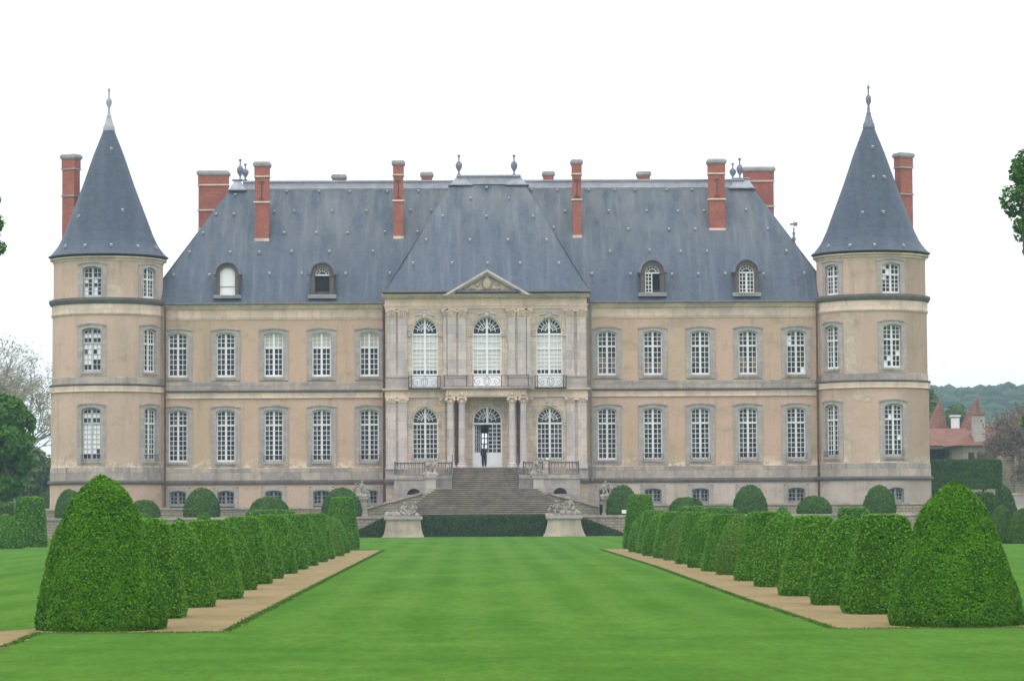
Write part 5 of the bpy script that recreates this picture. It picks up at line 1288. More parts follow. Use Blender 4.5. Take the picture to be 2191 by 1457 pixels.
    # chimney behind
    if side < 0: chimney(126, 166, 330, 520, Y=cy+1.6, depth=.8, tower=True, pan=False, rot=-.45)
    else: chimney(1919, 1959, 327, 520, Y=cy+1.6, depth=.8, tower=True, pan=False, rot=.45)
    # flaked plaster showing the rubble
    def patch(pxs, seed, R):
        """outline in photo pixels projected on the cylinder"""
        rn = random.Random(seed); pts = []
        for i in range(len(pxs)):
            a_ = pxs[i]; b_ = pxs[(i+1) % len(pxs)]
            for k in range(5):
                t = k/5; pts.append((a_[0]+(b_[0]-a_[0])*t+rn.uniform(-1.4, 1.4), a_[1]+(b_[1]-a_[1])*t+rn.uniform(-1.6, 1.6)))
        from mathutils.geometry import tessellate_polygon
        def on(p):
            Yq = cy-R
            for _ in range(6):
                q = W(p[0], p[1], Yq); u = max(-.98, min(.98, (q.x-cx)/R)); Yq = cy-R*math.sqrt(1-u*u)
            return W(p[0], p[1], Yq)
        # strips of columns keep it on the curve
        xs = sorted(p[0] for p in pxs); x0, x1 = xs[0]-1, xs[-1]+1; n = int((x1-x0)/1.5)+2; mb = MB(); e = .015
        ys = lambda x: sorted(a[1]+(b[1]-a[1])*(x-a[0])/(b[0]-a[0]) for a, b in zip(pts, pts[1:]+pts[:1]) if (a[0] <= x < b[0]) or (b[0] <= x < a[0]))
        prev = None
        for i in range(n+1):
            x = x0+(x1-x0)*i/n; yy_ = ys(x); yy_ = (yy_[0], yy_[-1]) if len(yy_) >= 2 else None
            if prev and yy_:
                q = [on((prev[0], prev[1][0])), on((x, yy_[0])), on((x, yy_[1])), on((prev[0], prev[1][1]))]
                q = [Vector((cx+(p.x-cx)*(R+e)/R, cy+(p.y-cy)*(R+e)/R, p.z)) for p in q]; mb.poly(q)
            prev = (x, yy_) if yy_ else None
        mb.build('bare_rubble_patch', EXPO, CH)
    if side < 0:
        patch([(224, 611), (237, 608), (255, 612), (263, 627), (270, 637), (222, 638)], 3, R0)
        patch([(225, 800), (237, 797), (246, 803), (238, 804)], 5, R1)
    else:
        patch([(1795, 668), (1826, 667), (1829, 740), (1838, 800), (1808, 803), (1809, 740), (1804, 700)], 6, R1)
        patch([(1822, 848), (1858, 844), (1868, 852), (1862, 860), (1840, 859)], 7, R2)
        patch([(1808, 900), (1820, 900), (1818, 960), (1826, 990), (1845, 994), (1822, 996), (1806, 960)], 8, R2)
        patch([(1818, 633), (1838, 627), (1865, 633), (1906, 634), (1906, 637), (1818, 637)], 9, R0)
tower(-1); tower(1)
# rear turret with weather vane behind the right hip
p = W(1705, 560, YW+24); mb = MB()
x0 = p.x; mb.lathe(x0, YW+26, [(3.2, 1), (3.2, 17.5)], 24); mb.build('rear_turret', PLT, CH)
mb = MB(); mb.lathe(x0, YW+26, [(3.5, 17.4), (2.6, 18.6), (.3, W(1705, 528, YW+26).z), (.12, W(1705, 522, YW+26).z)], 32); mb.build('turret_roof', SLATET, CH)
zz_ = lambda y: W(1705, y, YW+26).z
mb = MB(); mb.lathe(x0, YW+26, [(.12, zz_(530)), (.2, zz_(523)), (.1, zz_(518)), (.18, zz_(510)), (.08, zz_(505)), (.14, zz_(499)), (.04, zz_(494)), (.09, zz_(490)), (.02, zz_(487)), (.02, zz_(472)), (0, zz_(472))], 12)
mb.box(x0-.35, x0+.3, YW+25.99, YW+26.01, zz_(482), zz_(478)); mb.box(x0-.02, x0+.32, YW+25.98, YW+26.02, zz_(484), zz_(476))
mb.build('weather_vane', LEADD, CH)

# ------------------------------------------------------------------ garden stairs
ST = empty('garden_stairs', (1.18, 204, 1.4), label='wide two-flight stone staircase with podiums and balustrades climbing to the chateau door', cat='staircase')
cxs = W(1040, 1050, 204).x
YL0, YL1, YU0, YU1 = 199.65, 204.6, 205.4, 208.9
zL0, zL1, zU1 = 1.5, W(1040, 1045, YL1).z, W(1040, 999.8, YU1).z
srn = random.Random(8)
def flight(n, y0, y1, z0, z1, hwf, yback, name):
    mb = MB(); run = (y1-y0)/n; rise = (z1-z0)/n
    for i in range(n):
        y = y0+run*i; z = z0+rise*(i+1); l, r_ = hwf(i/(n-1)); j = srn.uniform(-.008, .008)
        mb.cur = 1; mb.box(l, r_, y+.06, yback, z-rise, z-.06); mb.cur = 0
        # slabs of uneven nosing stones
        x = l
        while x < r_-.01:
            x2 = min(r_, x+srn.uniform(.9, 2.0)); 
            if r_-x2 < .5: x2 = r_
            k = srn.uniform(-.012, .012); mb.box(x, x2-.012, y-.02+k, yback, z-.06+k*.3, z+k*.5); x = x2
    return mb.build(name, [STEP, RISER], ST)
def lw_(t):
    a = 5.05 if t < .42 else 5.05-(5.05-3.75)*((t-.42)/.58)**1.3
    return cxs-a, cxs+a+.05
flight(13, YL0, YL1, zL0, zL1, lw_, YU0+.4, 'lower_flight')
x967, x1110 = W(967, 1020, 207).x, W(1110, 1020, 207).x
flight(11, YU0, YU1, zL1, zU1, lambda t: (x967, x1110), YP+.05, 'upper_flight')
mb = MB(); mb.box(W(905, 1100, 199).x, W(1172, 1100, 199).x, 198.9, 199.64, 1.2, 1.5); mb.build('bottom_landing', BAND, ST)
zpo = W(900, 1016, 207.2).z
iron = []
for sg, (pa_, pb_, pc, pd) in ((-1, (843, 967.5, 909, 932.5)), (1, (1241, 1109.5, 1164.5, 1141))):
    xo, xi = W(pa_, 1040, 207.2).x, W(pb_, 1040, 207.2).x
    mb = MB(); mb.box(xo, xi, 207.2, YP+.02, 1.3, zpo-.33); mb.build('podium', GREY, ST)
    mb = MB(); mb.box(xo-.06 if sg < 0 else xo+.06, xi, 207.12, YP+.02, zpo-.33, zpo); mb.build('podium_cap', BAND, ST)
    # lower cheek block next to the landing
    xm = W(935 if sg < 0 else 1141, 1040, 206).x
    mb = MB(); mb.box(xm, xi, 205.6, 207.2, 1.3, zL1+.62, 0, 0); mb.build('cheek_block', GREY, ST)
    xq = W(889 if sg < 0 else 1190, 1060, 205).x
    mb = MB(); mb.box(W(905 if sg < 0 else 1172, 1050, 204.6).x, xm+.2*(-sg), 204.5, 206.8, 1.3, zL1-.02); mb.build('cheek_block', BAND, ST)
    # vault opening: dark arched mouth in the podium front
    xv0, xv1 = (W(871, 1050, 207.2).x, W(900, 1050, 207.2).x) if sg < 0 else (W(1184, 1050, 207.2).x, W(1213, 1050, 207.2).x)
    zt_, zb_ = W(886, 1045, 207.2).z, W(886, 1058, 207.2).z; xv = (xv0+xv1)/2; hv = (xv1-xv0)/2; mb = MB()
    mb.poly([(xv+hv*math.cos(t), 207.196, zb_+(zt_-zb_)*max(0, math.sin(t))**.8) for t in np.linspace(math.pi, 0, 13)]); mb.build('vault_opening', DARKIN, ST)
    mb = MB(); vs = []
    for t in np.linspace(math.pi, 0, 13):
        for k in (1.0, 1.22): vs.append((xv+hv*k*math.cos(t), 207.17, zb_+(zt_-zb_)*k*math.sin(t)))
    mb.add(vs, [(i*2, i*2+1, i*2+3, i*2+2) for i in range(12)]); mb.build('vault_arch', GREY, ST)
    # balustrade
    zbt = W(900, 989, 207.2).z
    segs = [(846, 908), (926, 965)] if sg < 0 else [(1237, 1176), (1160, 1121)]
    for si, (qa, qb) in enumerate(segs):
        xa_, xb_ = sorted((W(qa, 1000, 207.3).x, W(qb, 1000, 207.3).x))
        mb = MB(); n = max(4, int((xb_-xa_)/.24))
        for i in range(n):
            x = xa_+(xb_-xa_)*(i+.5)/n; mb.lathe(x, 207.45, [(.05, zpo), (.05, zpo+.05), (.035, zpo+.09), (.075, zpo+.25), (.04, zpo+.55), (.045, zbt-.12), (.06, zbt-.08)], 8)
        mb.build('balusters', PEDST, ST)
        mb = MB(); mb.box(xa_-.05, xb_+.05, 207.3, 207.6, zbt-.09, zbt); mb.box(xa_-.05, xb_+.05, 207.33, 207.57, zpo, zpo+.04)
        for i in range(n+1): x = xa_+(xb_-xa_)*i/n; mb.box(x-.013, x+.013, 207.25, 207.275, zpo, zbt-.03)
        for x in (xa_-.03, xb_+.03): mb.box(x-.05, x+.05, 207.22, 207.6, zpo, zbt+.05)
        mb.build('iron_railing', IRON, ST)
    # iron railing of the flight's side
    mb = MB(); xr_ = xi-.05*(-sg)*(-1); xr_ = xi+(.02 if sg < 0 else -.02)
    n = 14
    for i in range(n+1):
        t = i/n; y = YU0+.2+(YU1-YU0)*t; zz = zL1+.1+(zU1-zL1)*t; mb.box(xr_-.02, xr_+.02, y-.02, y+.02, zz-.2, zz+.88)
    mb.bar((xr_, YU0+.2, zL1+.95), (xr_, YU1+.2, zU1+.95), .035, 6); mb.bar((xr_, YU0+.2, zL1+.2), (xr_, YU1+.2, zU1+.2), .02, 6)
    xf = xm+(.1 if sg < 0 else -.1)
    for i in range(13): x = xf+(xi-xf)*i/12; mb.box(x-.012, x+.012, 205.58, 205.6, zL1-.05, zL1+1.02)
    mb.box(min(xf, xi), max(xf, xi), 205.56, 205.62, zL1+1.0, zL1+1.05)
    mb.build('iron_railing', IRON, ST)
    # sloping side wall
    a_ = W(910 if sg < 0 else 1166, 1050.5, 205.2); b_ = W(786 if sg < 0 else 1283, 1084 if sg < 0 else 1081, 205.2)
    for (y0, y1, dz0, dz1, nm, mt) in ((205.2, 205.6, None, -.16, 'sloping_wall', RUBBLE), (205.1, 205.7, -.16, 0.0, 'sloping_coping', BAND)):
        mb = MB(); za0, zb0 = (1.3, 1.3) if dz0 is None else (a_.z+dz0, b_.z+dz0)
        vs = [(a_.x, y, z) for y in (y0, y1) for z in (za0, a_.z+dz1)]+[(b_.x, y, z) for y in (y0, y1) for z in (zb0, b_.z+dz1)]
        mb.add(vs, ((0, 1, 5, 4), (2, 6, 7, 3), (1, 3, 7, 5), (0, 2, 3, 1), (4, 5, 7, 6))); mb.build(nm, mt, ST)

# ------------------------------------------------------------------ figures
def skinned(name, chains, mat, parent=None, loc=(0, 0, 0), rotz=0.0, sub=1, **k):
    """chains: list of (points [(x,y,z,r)], edges); every chain roots at its first point"""
    vs, es, rad, roots = [], [], [], []
    for pts, ed in chains:
        o_ = len(vs); roots.append(o_)
        for p in pts: vs.append(p[:3]); rad.append(p[3])
        es += [(a+o_, b+o_) for a, b in ed]
    me = bpy.data.meshes.new(name); me.from_pydata(vs, es, []); me.materials.append(mat)
    o = bpy.data.objects.new(name, me); C.objects.link(o)
    o.modifiers.new('skin', 'SKIN'); sv = me.skin_vertices[0].data if me.skin_vertices else None
    if sv is None:
        bpy.context.view_layer.update(); bpy.context.view_layer.objects.active = o
        sv = me.skin_vertices[0].data if me.skin_vertices else None
    if sv:
        for i, r_ in enumerate(rad): sv[i].radius = (r_, r_); sv[i].use_root = i in roots
    m = o.modifiers.new('sub', 'SUBSURF'); m.levels = sub; m.render_levels = sub
    if parent: o.parent = parent
    o.location = loc; o.rotation_euler = (0, 0, rotz); return tag(o, **k)
def putto(x, y, z, s=1.0, face=0.0, pose='sit', lean=0.0, armup=0.0, mirror=1, rn=random):
    """joints of a chubby child figure; pose sit / stand / crawl"""
    J = {}
    if pose == 'stand':
        J = dict(pel=(0, 0, .42, .105), bel=(.01, -.03, .53, .115), che=(lean*.3, -.01, .68, .10), nec=(lean*.4, -.01, .78, .045), hed=(lean*.5, -.03, .89, .095), top=(lean*.5, -.02, .97, .06),
                 hl=(.08, 0, .38, .08), kl=(.11, -.06, .22, .055), fl=(.10, -.01, .04, .04), tl=(.11, -.10, .02, .03), hr=(-.08, 0, .38, .08), kr=(-.10, -.10, .23, .055), fr=(-.12, .02, .04, .04), tr=(-.13, -.07, .02, .03))
        c = .70
    elif pose == 'sit':
        J = dict(pel=(0, 0, .12, .12), bel=(.01, -.03, .24, .12), che=(lean*.3, -.03, .40, .105), nec=(lean*.4, -.04, .50, .045), hed=(lean*.5, -.07, .61, .10), top=(lean*.5, -.06, .69, .06),
                 hl=(.09, -.03, .12, .09), kl=(.17, -.25, .20, .06), fl=(.16, -.30, .03, .04), tl=(.17, -.37, .02, .03), hr=(-.09, -.03, .12, .09), kr=(-.20, -.20, .13, .06), fr=(-.08, -.33, .05, .04), tr=(-.04, -.38, .03, .03))
        c = .42
    else:
        J = dict(pel=(-.22, 0, .25, .12), bel=(-.08, 0, .29, .12), che=(.08, 0, .33, .11), nec=(.18, -.01, .40, .045), hed=(.27, -.03, .47, .095), top=(.30, -.02, .54, .06),
                 hl=(-.25, -.08, .2, .09), kl=(-.12, -.15, .06, .055), fl=(-.32, -.16, .04, .04), tl=(-.4, -.16, .03, .03), hr=(-.26, .08, .2, .09), kr=(-.2, .14, .06, .055), fr=(-.4, .15, .04, .04), tr=(-.47, .15, .03, .03))
        c = .35
    cx_ = J['che'][0]
    if pose == 'crawl': arms = dict(sl=(.1, -.09, .33, .06), el=(.16, -.13, .18, .042), al=(.2, -.12, .04, .035), sr=(.1, .09, .33, .06), er=(.18, .12, .2, .042), ar=(.24, .1, .04, .035))
    else: arms = dict(sl=(cx_+.11, -.01, c+.02, .06), el=(cx_+.21, -.07, c-.08+armup*.22, .042), al=(cx_+.17+armup*.1, -.19, c-.10+armup*.42, .035), sr=(cx_-.11, -.01, c+.02, .06), er=(cx_-.20, -.10, c-.12, .042), ar=(cx_-.08, -.20, c-.08, .035))
    J.update(arms); names = list(J); cf, sf = math.cos(face), math.sin(face); pts = []
    for n_ in names:
        px_, py_, pz_, r_ = J[n_]; px_ *= mirror; px_ *= s; py_ *= s
        pts.append((x+px_*cf-py_*sf, y+px_*sf+py_*cf, z+pz_*s, r_*s))
    E = [('pel', 'bel'), ('bel', 'che'), ('che', 'nec'), ('nec', 'hed'), ('hed', 'top'), ('pel', 'hl'), ('hl', 'kl'), ('kl', 'fl'), ('fl', 'tl'), ('pel', 'hr'), ('hr', 'kr'), ('kr', 'fr'), ('fr', 'tr'),
         ('che', 'sl'), ('sl', 'el'), ('el', 'al'), ('che', 'sr'), ('sr', 'er'), ('er', 'ar')]
    return pts, [(names.index(a_), names.index(b_)) for a_, b_ in E]
def rock(mb, x0, x1, y0, y1, z0, h, seed):
    rn = random.Random(seed); n = int((x1-x0)/.16)+3
    for i in range(n):
        x = x0+(x1-x0)*(i+.5)/n; mb.blob((x, (y0+y1)/2+rn.uniform(-.1, .1), z0+h*.25), rn.uniform(.16, .26), (y1-y0)*.45, h*rn.uniform(.5, 1.0), 8, 6)
def flared_pedestal(xc, Y, wt, wb, z1, dep, lab, fl=0.0):
    root = empty('pedestal', (xc, Y, 0), label=lab, cat='pedestal')
    mb = MB(); n = 8; prev = None; dp = dep/2; xs = []
    vs = []; fs = []
    for i in range(n+1):
        t = i/n; w = (wb+(wt-wb)*(1-(1-t)**1.6))/2; d = dp*w/(wt/2)
        vs += [(xc-w, Y-d+dp, t*z1+.14), (xc+w, Y-d+dp, t*z1+.14), (xc+w, Y+d+dp, t*z1+.14), (xc-w, Y+d+dp, t*z1+.14)]
    for i in range(n):
        for k in range(4): fs.append((i*4+k, i*4+(k+1) % 4, i*4+4+(k+1) % 4, i*4+4+k))
    mb.add(vs, fs); mb.build('pedestal_shaft', PEDST, root)
    mb = MB(); mb.box(xc-wb/2-.09, xc+wb/2+.09, Y-.12-.18, Y+dep+.12, 0, .16, .05, .05); mb.build('pedestal_foot', PEDST, root)
    mb = MB(); mb.box(xc-wt/2-.10, xc+wt/2+.10, Y-.08, Y+dep+.1, z1+.14, z1+.22, -.03, -.03); mb.box(xc-wt/2-.13, xc+wt/2+.13, Y-.11, Y+dep+.13, z1+.22, z1+.42); mb.build('pedestal_cap', GREY, root)
    return z1+.42
def statue(loc, chains_fn, rocks, lab, grp='cherub sculptures around the stairs'):
    root = empty('cherub_statue', loc, label=lab, cat='statue', group=grp)
    skinned('figures', chains_fn, STAT, root, sub=1, **({}))
    mb = MB()
    for q in rocks: rock(mb, *q)
    mb.build('rock_base', STAT, root, org=(0, 0, 0), smooth=True)
xl_, xr_ = W(863, 1130, 197).x, W(1207.5, 1130, 197).x
zt_ = flared_pedestal(xl_, 196.7, 2.42, 2.74, 1.06, 1.5, 'flared stone pedestal left of the ivy hedge at the stair foot')
statue((xl_, 197.4, zt_), [putto(-.05, 0, .12, 1.25, .3, 'sit', .2, .3), putto(.72, .05, .12, 1.25, -.5, 'sit', -.2, .0, -1), putto(-.75, 0, .02, .8, .1, 'crawl')], [(-1.15, .2, -.4, .4, 0, .3, 1), (.2, 1.0, -.35, .35, 0, .26, 2)],
       'weathered group of cherubs on the left flared pedestal')
zt_ = flared_pedestal(xr_, 196.7, 2.30, 2.80, 1.06, 1.5, 'flared stone pedestal right of the ivy hedge at the stair foot')
statue((xr_, 197.4, zt_), [putto(-1.0, 0, -.05, 1.15, .3, 'sit', .1, .0), putto(-.48, .05, .08, 1.45, .2, 'sit', .1, .0, -1), putto(.05, 0, .12, 1.05, -.2, 'sit', -.2, .5), putto(.55, .05, .30, 1.45, -.4, 'sit', .3, .2, -1)],
       [(-1.2, -.2, -.4, .4, -.05, .2, 3), (-.2, 1.05, -.4, .4, 0, .4, 4)], 'group of four seated cherubs on the right flared pedestal')
def square_pedestal(px0, px1, ptop, pbot, Y, lab, mat=PEDST):
    a_ = W(px0, ptop, Y); b_ = W(px1, pbot, Y); xc = (a_.x+b_.x)/2; w = (b_.x-a_.x)/2
    root = empty('pedestal', (xc, Y, b_.z), label=lab, cat='pedestal')
    mb = MB(); mb.box(xc-w, xc+w, Y, Y+2*w, b_.z, a_.z-.2); mb.build('pedestal_shaft', mat, root)
    mb = MB(); mb.box(xc-w-.08, xc+w+.08, Y-.08, Y+2*w+.08, a_.z-.2, a_.z-.1, -.02, -.02); mb.box(xc-w-.12, xc+w+.12, Y-.12, Y+2*w+.12, a_.z-.1, a_.z); mb.build('pedestal_cap', GREY, root)
    mb = MB(); mb.box(xc-w-.07, xc+w+.07, Y-.07, Y+2*w+.07, b_.z-.25, b_.z+.12, .03, .03); mb.build('pedestal_foot', GREY, root)
    return Vector((xc, Y+w, a_.z))
PWH = m_stone('pale_panel_stone', (0.46, 0.43, 0.40), (0.40, 0.37, 0.34), (0.5, 0.47, 0.43), 0.3)
p = square_pedestal(910.5, 932, 1018, 1047, 204.55, 'pale square pedestal beside the stairs left of the landing', PWH)
statue(p, [putto(-.22, 0, 0, 1.28, .3, 'stand', .3, .4), putto(.22, .06, 0, 1.32, -.4, 'stand', -.3, .2, -1)], [(-.45, .45, -.3, .3, 0, .28, 5)], 'two standing cherubs embracing, left of the upper flight')
p = square_pedestal(1141.5, 1163.5, 1018, 1047, 204.55, 'pale square pedestal beside the stairs right of the landing', PWH)
statue(p, [putto(-.12, 0, 0.12, 1.25, .4, 'stand', -.2, .8), putto(.15, -.08, 0, 1.0, .3, 'sit', .3, .1, -1)], [(-.45, .45, -.3, .3, 0, .4, 6)], 'standing cherub with a seated one, right of the upper flight')
p = square_pedestal(763, 785, 1064, 1099, 203.6, 'square stone pedestal at the foot of the left sloping wall')
statue(p, [putto(-.55, 0, 0, 1.1, .4, 'stand', .2, .3), putto(-.05, .0, .15, 1.12, .2, 'stand', -.1, .5, -1), putto(.28, -.05, 0.0, 1.05, -.3, 'sit', .2, .1)], [(-.75, .5, -.3, .3, 0, .3, 7)], 'three playing cherubs beside the left egg-shaped yew')
p = square_pedestal(1290, 1311, 1064, 1099, 203.6, 'square stone pedestal at the foot of the right sloping wall')
statue(p, [putto(-.2, 0, .1, 1.15, .2, 'stand', .1, .4), putto(.3, .0, .0, 1.1, -.3, 'stand', .3, .9, -1), putto(.7, .0, 0.1, .95, .3, 'stand', -.2, .6)], [(-.4, .8, -.3, .3, 0, .3, 8)], 'cherubs with raised arms beside the right egg-shaped yew')

# person in the doorway
NAVY = m_simple('navy_cloth', (0.012, 0.016, 0.035), (0.02, 0.026, 0.05), 6, 0.9)
SKIN = m_simple('skin', (0.42, 0.22, 0.16), (0.46, 0.26, 0.19), 8, 0.6)
HAIR = m_simple('dark_hair', (0.03, 0.02, 0.018), (0.05, 0.035, 0.03), 8, 0.8)
pp = W(1036, 998.5, YP+.15); pz = dzb+0.01
PS = empty('person', (pp.x, YP+.15, pz), label='person in dark navy clothes standing in the open door, hand at the face', cat='person')
body = ([(0, 0, .92, .13), (0, 0, 1.10, .12), (0, 0, 1.30, .13), (0, -.01, 1.43, .05), (0, -.03, 1.52, .075), (0, -.02, 1.62, .07), (.17, 0, 1.36, .05), (.22, -.1, 1.14, .038), (.10, -.24, 1.36, .03), (.05, -.22, 1.46, .028),
         (-.17, 0, 1.36, .05), (-.22, .02, 1.10, .038), (-.21, -.06, .86, .03), (-.2, -.07, .78, .028), (.09, 0, .85, .09), (.10, -.02, .48, .06), (.10, .02, .08, .045), (.11, -.12, .04, .035), (-.09, 0, .85, .09), (-.10, -.03, .48, .06), (-.10, .02, .08, .045), (-.12, -.12, .04, .035)],
        [(0, 1), (1, 2), (2, 3), (3, 4), (4, 5), (2, 6), (6, 7), (7, 8), (8, 9), (2, 10), (10, 11), (11, 12), (12, 13), (0, 14), (14, 15), (15, 16), (16, 17), (0, 18), (18, 19), (19, 20), (20, 21)])
skinned('body', [body], SKIN, PS, sub=2)
cloth = ([(x*1.0, y, z, r_+.018) for x, y, z, r_ in [(0, 0, .92, .14), (0, 0, 1.10, .125), (0, 0, 1.30, .135), (0, -.005, 1.40, .07), (.17, 0, 1.36, .055), (.22, -.1, 1.14, .045), (.13, -.2, 1.30, .035), (-.17, 0, 1.36, .055), (-.22, .02, 1.10, .045), (-.21, -.05, .89, .035), (.09, 0, .85, .10), (.10, -.02, .48, .075), (.10, .02, .10, .06), (-.09, 0, .85, .10), (-.10, -.03, .48, .075), (-.10, .02, .10, .06)]],
         [(0, 1), (1, 2), (2, 3), (2, 4), (4, 5), (5, 6), (2, 7), (7, 8), (8, 9), (0, 10), (10, 11), (11, 12), (0, 13), (13, 14), (14, 15)])
skinned('clothes', [cloth], NAVY, PS, sub=2)
mb = MB(); mb.blob((0, .0, 1.60), .095, .105, .10, 12, 8); mb.build('hair', HAIR, PS, org=(0, 0, 0), smooth=True)
mb = MB()
for sx in (-.032, .032): mb.blob((sx, -.115, 1.56), .012, .008, .008, 6, 4)
mb.blob((0, -.125, 1.53), .012, .018, .022, 6, 4)
mb.build('face_details', SKIN, PS, org=(0, 0, 0))

# small things on the terrace
def sign(px0, px1, py0, py1, pyf, Y, lab):
    a_ = W(px0, py0, Y); b_ = W(px1, py1, Y); f_ = W(px0, pyf, Y); xc = (a_.x+b_.x)/2
    root = empty('sign_board', (xc, Y, f_.z), label=lab, cat='sign')
    mb = MB(); mb.box(a_.x, b_.x, Y-.02, Y+.02, b_.z, a_.z); mb.build('board', SIGNW, root)
    mb = MB()
    for s_ in (-.16, .16): mb.box(xc+s_-.02, xc+s_+.02, Y+.022, Y+.05, f_.z, a_.z-.03)
    mb.build('stand', BLACKIRON, root)
sign(1330.5, 1344, 1090.5, 1098, 1103, 200.4, 'small white sign board on the terrace edge beside the right yew')
p = W(1171, 981.5, 207.4); root = empty('floodlight', (p.x, 207.45, p.z-.12), label='small white floodlight on the right balustrade', cat='lamp')
mb = MB(); mb.box(p.x-.13, p.x+.13, 207.4, 207.52, p.z-.07, p.z+.07); mb.build('lamp_housing', SIGNW, root)
mb = MB(); mb.box(p.x-.2, p.x-.14, 207.4, 207.5, p.z-.12, p.z+.06); mb.box(p.x-.2, p.x+.15, 207.42, 207.48, p.z-.14, p.z-.075); mb.build('bracket', BLACKIRON, root)

# ------------------------------------------------------------------ trees
def limb(mb, a, b, r0, r1, rn, n=5, wob=.12):
    a = Vector(a); b = Vector(b); L = (b-a).length; p = a; prev = a
    for i in range(1, n+1):
        t = i/n; q = a.lerp(b, t)+Vector((rn.uniform(-1, 1), rn.uniform(-1, 1), rn.uniform(-.4, .4)))*wob*L*.3*(1 if i < n else 0)
        mb.bar(prev, q, (r0+(r1-r0)*(i-1)/n, r0+(r1-r0)*i/n), 7); prev = q
def leafy_tree(base, blobs, nleaf, ls, leaf, lab, r0=.25, seed=1, grp=None, hollow=.55):
    rn = random.Random(seed); r = np.random.default_rng(seed)
    root = empty('tree', base, label=lab, cat='tree', group=grp)
    mb = MB(); cen = Vector((sum(b[0] for b in blobs)/len(blobs), sum(b[1] for b in blobs)/len(blobs), min(b[2] for b in blobs)))
    fork = Vector(base)+(Vector((cen.x, cen.y, cen.z))-Vector(base))*.75
    limb(mb, base, fork, r0, r0*.7, rn, 6, .04)
    for b in blobs: limb(mb, fork, (b[0], b[1], b[2]), r0*.42, r0*.08, rn, 5, .15)
    for b in blobs:
        for k in range(7):
            d = Vector((rn.gauss(0, 1), rn.gauss(0, 1), rn.gauss(0, 1))).normalized(); mb.bar((b[0], b[1], b[2]), (b[0]+d.x*b[3]*.85, b[1]+d.y*b[3]*.85, b[2]+d.z*b[4]*.85), (r0*.09, .012), 4)
    mb.build('trunk', BARK, root)
    vol = np.array([b[3]*b[3]*b[4] for b in blobs])**.67; idx = r.choice(len(blobs), nleaf, p=vol/vol.sum())
    B = np.array([(b[0], b[1], b[2], b[3], b[4]) for b in blobs])[idx]
    d = r.normal(0, 1, (nleaf, 3)); d /= np.linalg.norm(d, axis=1)[:, None]
    rad = 1-np.abs(r.normal(0, .24, nleaf)); rad = np.clip(rad, .1, 1.12)
    P = B[:, :3]+d*rad[:, None]*np.stack([B[:, 3], B[:, 3], B[:, 4]], 1)
    nz = vnoise(P, 1.1/max(.5, float(np.mean(B[:, 3]))*.35), seed)
    P = P+d*(nz[:, None]*.22*B[:, 3:4]); keep = vnoise(P, 2.4, seed+5) > -.45
    P = P[keep]; d = d[keep]
    V, Q = leaf_quads(P, d+np.array([0, 0, .5]), ls, seed+1, .8, .6)
    npmesh('crown', V-np.array(base), Q, [leaf], parent=root)
    return root
def PB(px, py, Y, rp, ry=None, dy=0):
    p = W(px, py, Y+dy); k = Y/F; return (p.x, Y+dy, p.z, rp*k, (ry or rp)*k)
def gb(px, Y): p = W(px, 1080, Y); return (p.x, Y, 0)
leafy_tree(gb(8, 176), [PB(-5, 888, 176, 42), PB(38, 900, 176, 30, 34), PB(45, 940, 176, 30, 30), PB(15, 945, 176, 38, dy=-1), PB(-50, 920, 176, 50), PB(22, 870, 176, 28, 26), PB(20, 1000, 176, 40, 34, dy=1), PB(12, 1042, 176, 40, 28), PB(58, 905, 176, 20, 24), PB(50, 985, 176, 26, 26), PB(-40, 1000, 176, 40), PB(-30, 850, 176, 30)],
           26000, .15, LFT, 'bright green leafy tree at the left edge beside the left tower', seed=31, r0=.3)
leafy_tree((-22, 104, 0), [PB(-38, 425, 104, 38), PB(-27, 485, 104, 38), PB(-16, 530, 104, 26, 26), PB(-90, 450, 104, 70), PB(-150, 500, 104, 90), PB(-90, 540, 104, 60), PB(-150, 400, 104, 80), PB(-200, 600, 104, 70)],
           24000, .085, LFT, 'tall leafy tree whose crown just enters the upper left edge', seed=32, r0=.35)
leafy_tree((23.5, 104, 0), [PB(2194, 366, 104, 40, 42), PB(2186, 425, 104, 44, 40), PB(2204, 480, 104, 42, 40), PB(2214, 532, 104, 30, 30), PB(2270, 350, 104, 70), PB(2270, 440, 104, 80), PB(2280, 540, 104, 70), PB(2340, 450, 104, 90), PB(2215, 905, 104, 27, 32), PB(2250, 860, 104, 40)],
           30000, .085, LFT, 'tall leafy tree whose crown enters at the upper right edge', seed=33, r0=.4)
leafy_tree(gb(70, 262), [PB(70, 1010, 262, 38, 55), PB(30, 990, 262, 40, 50), PB(100, 1020, 262, 26, 45), PB(95, 1060, 262, 24, 30), PB(50, 1055, 262, 40, 35)], 12000, .24, LFG, 'hazy grey-green shrubbery tree left of the left tower', seed=34, r0=.2)
leafy_tree(gb(112, 285), [PB(112, 1020, 285, 18, 40), PB(96, 1045, 285, 22, 38), PB(120, 1060, 285, 25, 30)], 6000, .26, LFG, 'small hazy bush tree touching the left tower wall', seed=35, r0=.15)
leafy_tree(gb(1996, 330), [PB(1993, 880, 330, 22, 36), PB(2010, 905, 330, 30, 24), PB(2048, 890, 330, 26, 22), PB(1985, 850, 330, 16, 22)], 9000, .3, LFG, 'green tree behind the red roofs just right of the right tower', seed=36, r0=.25)
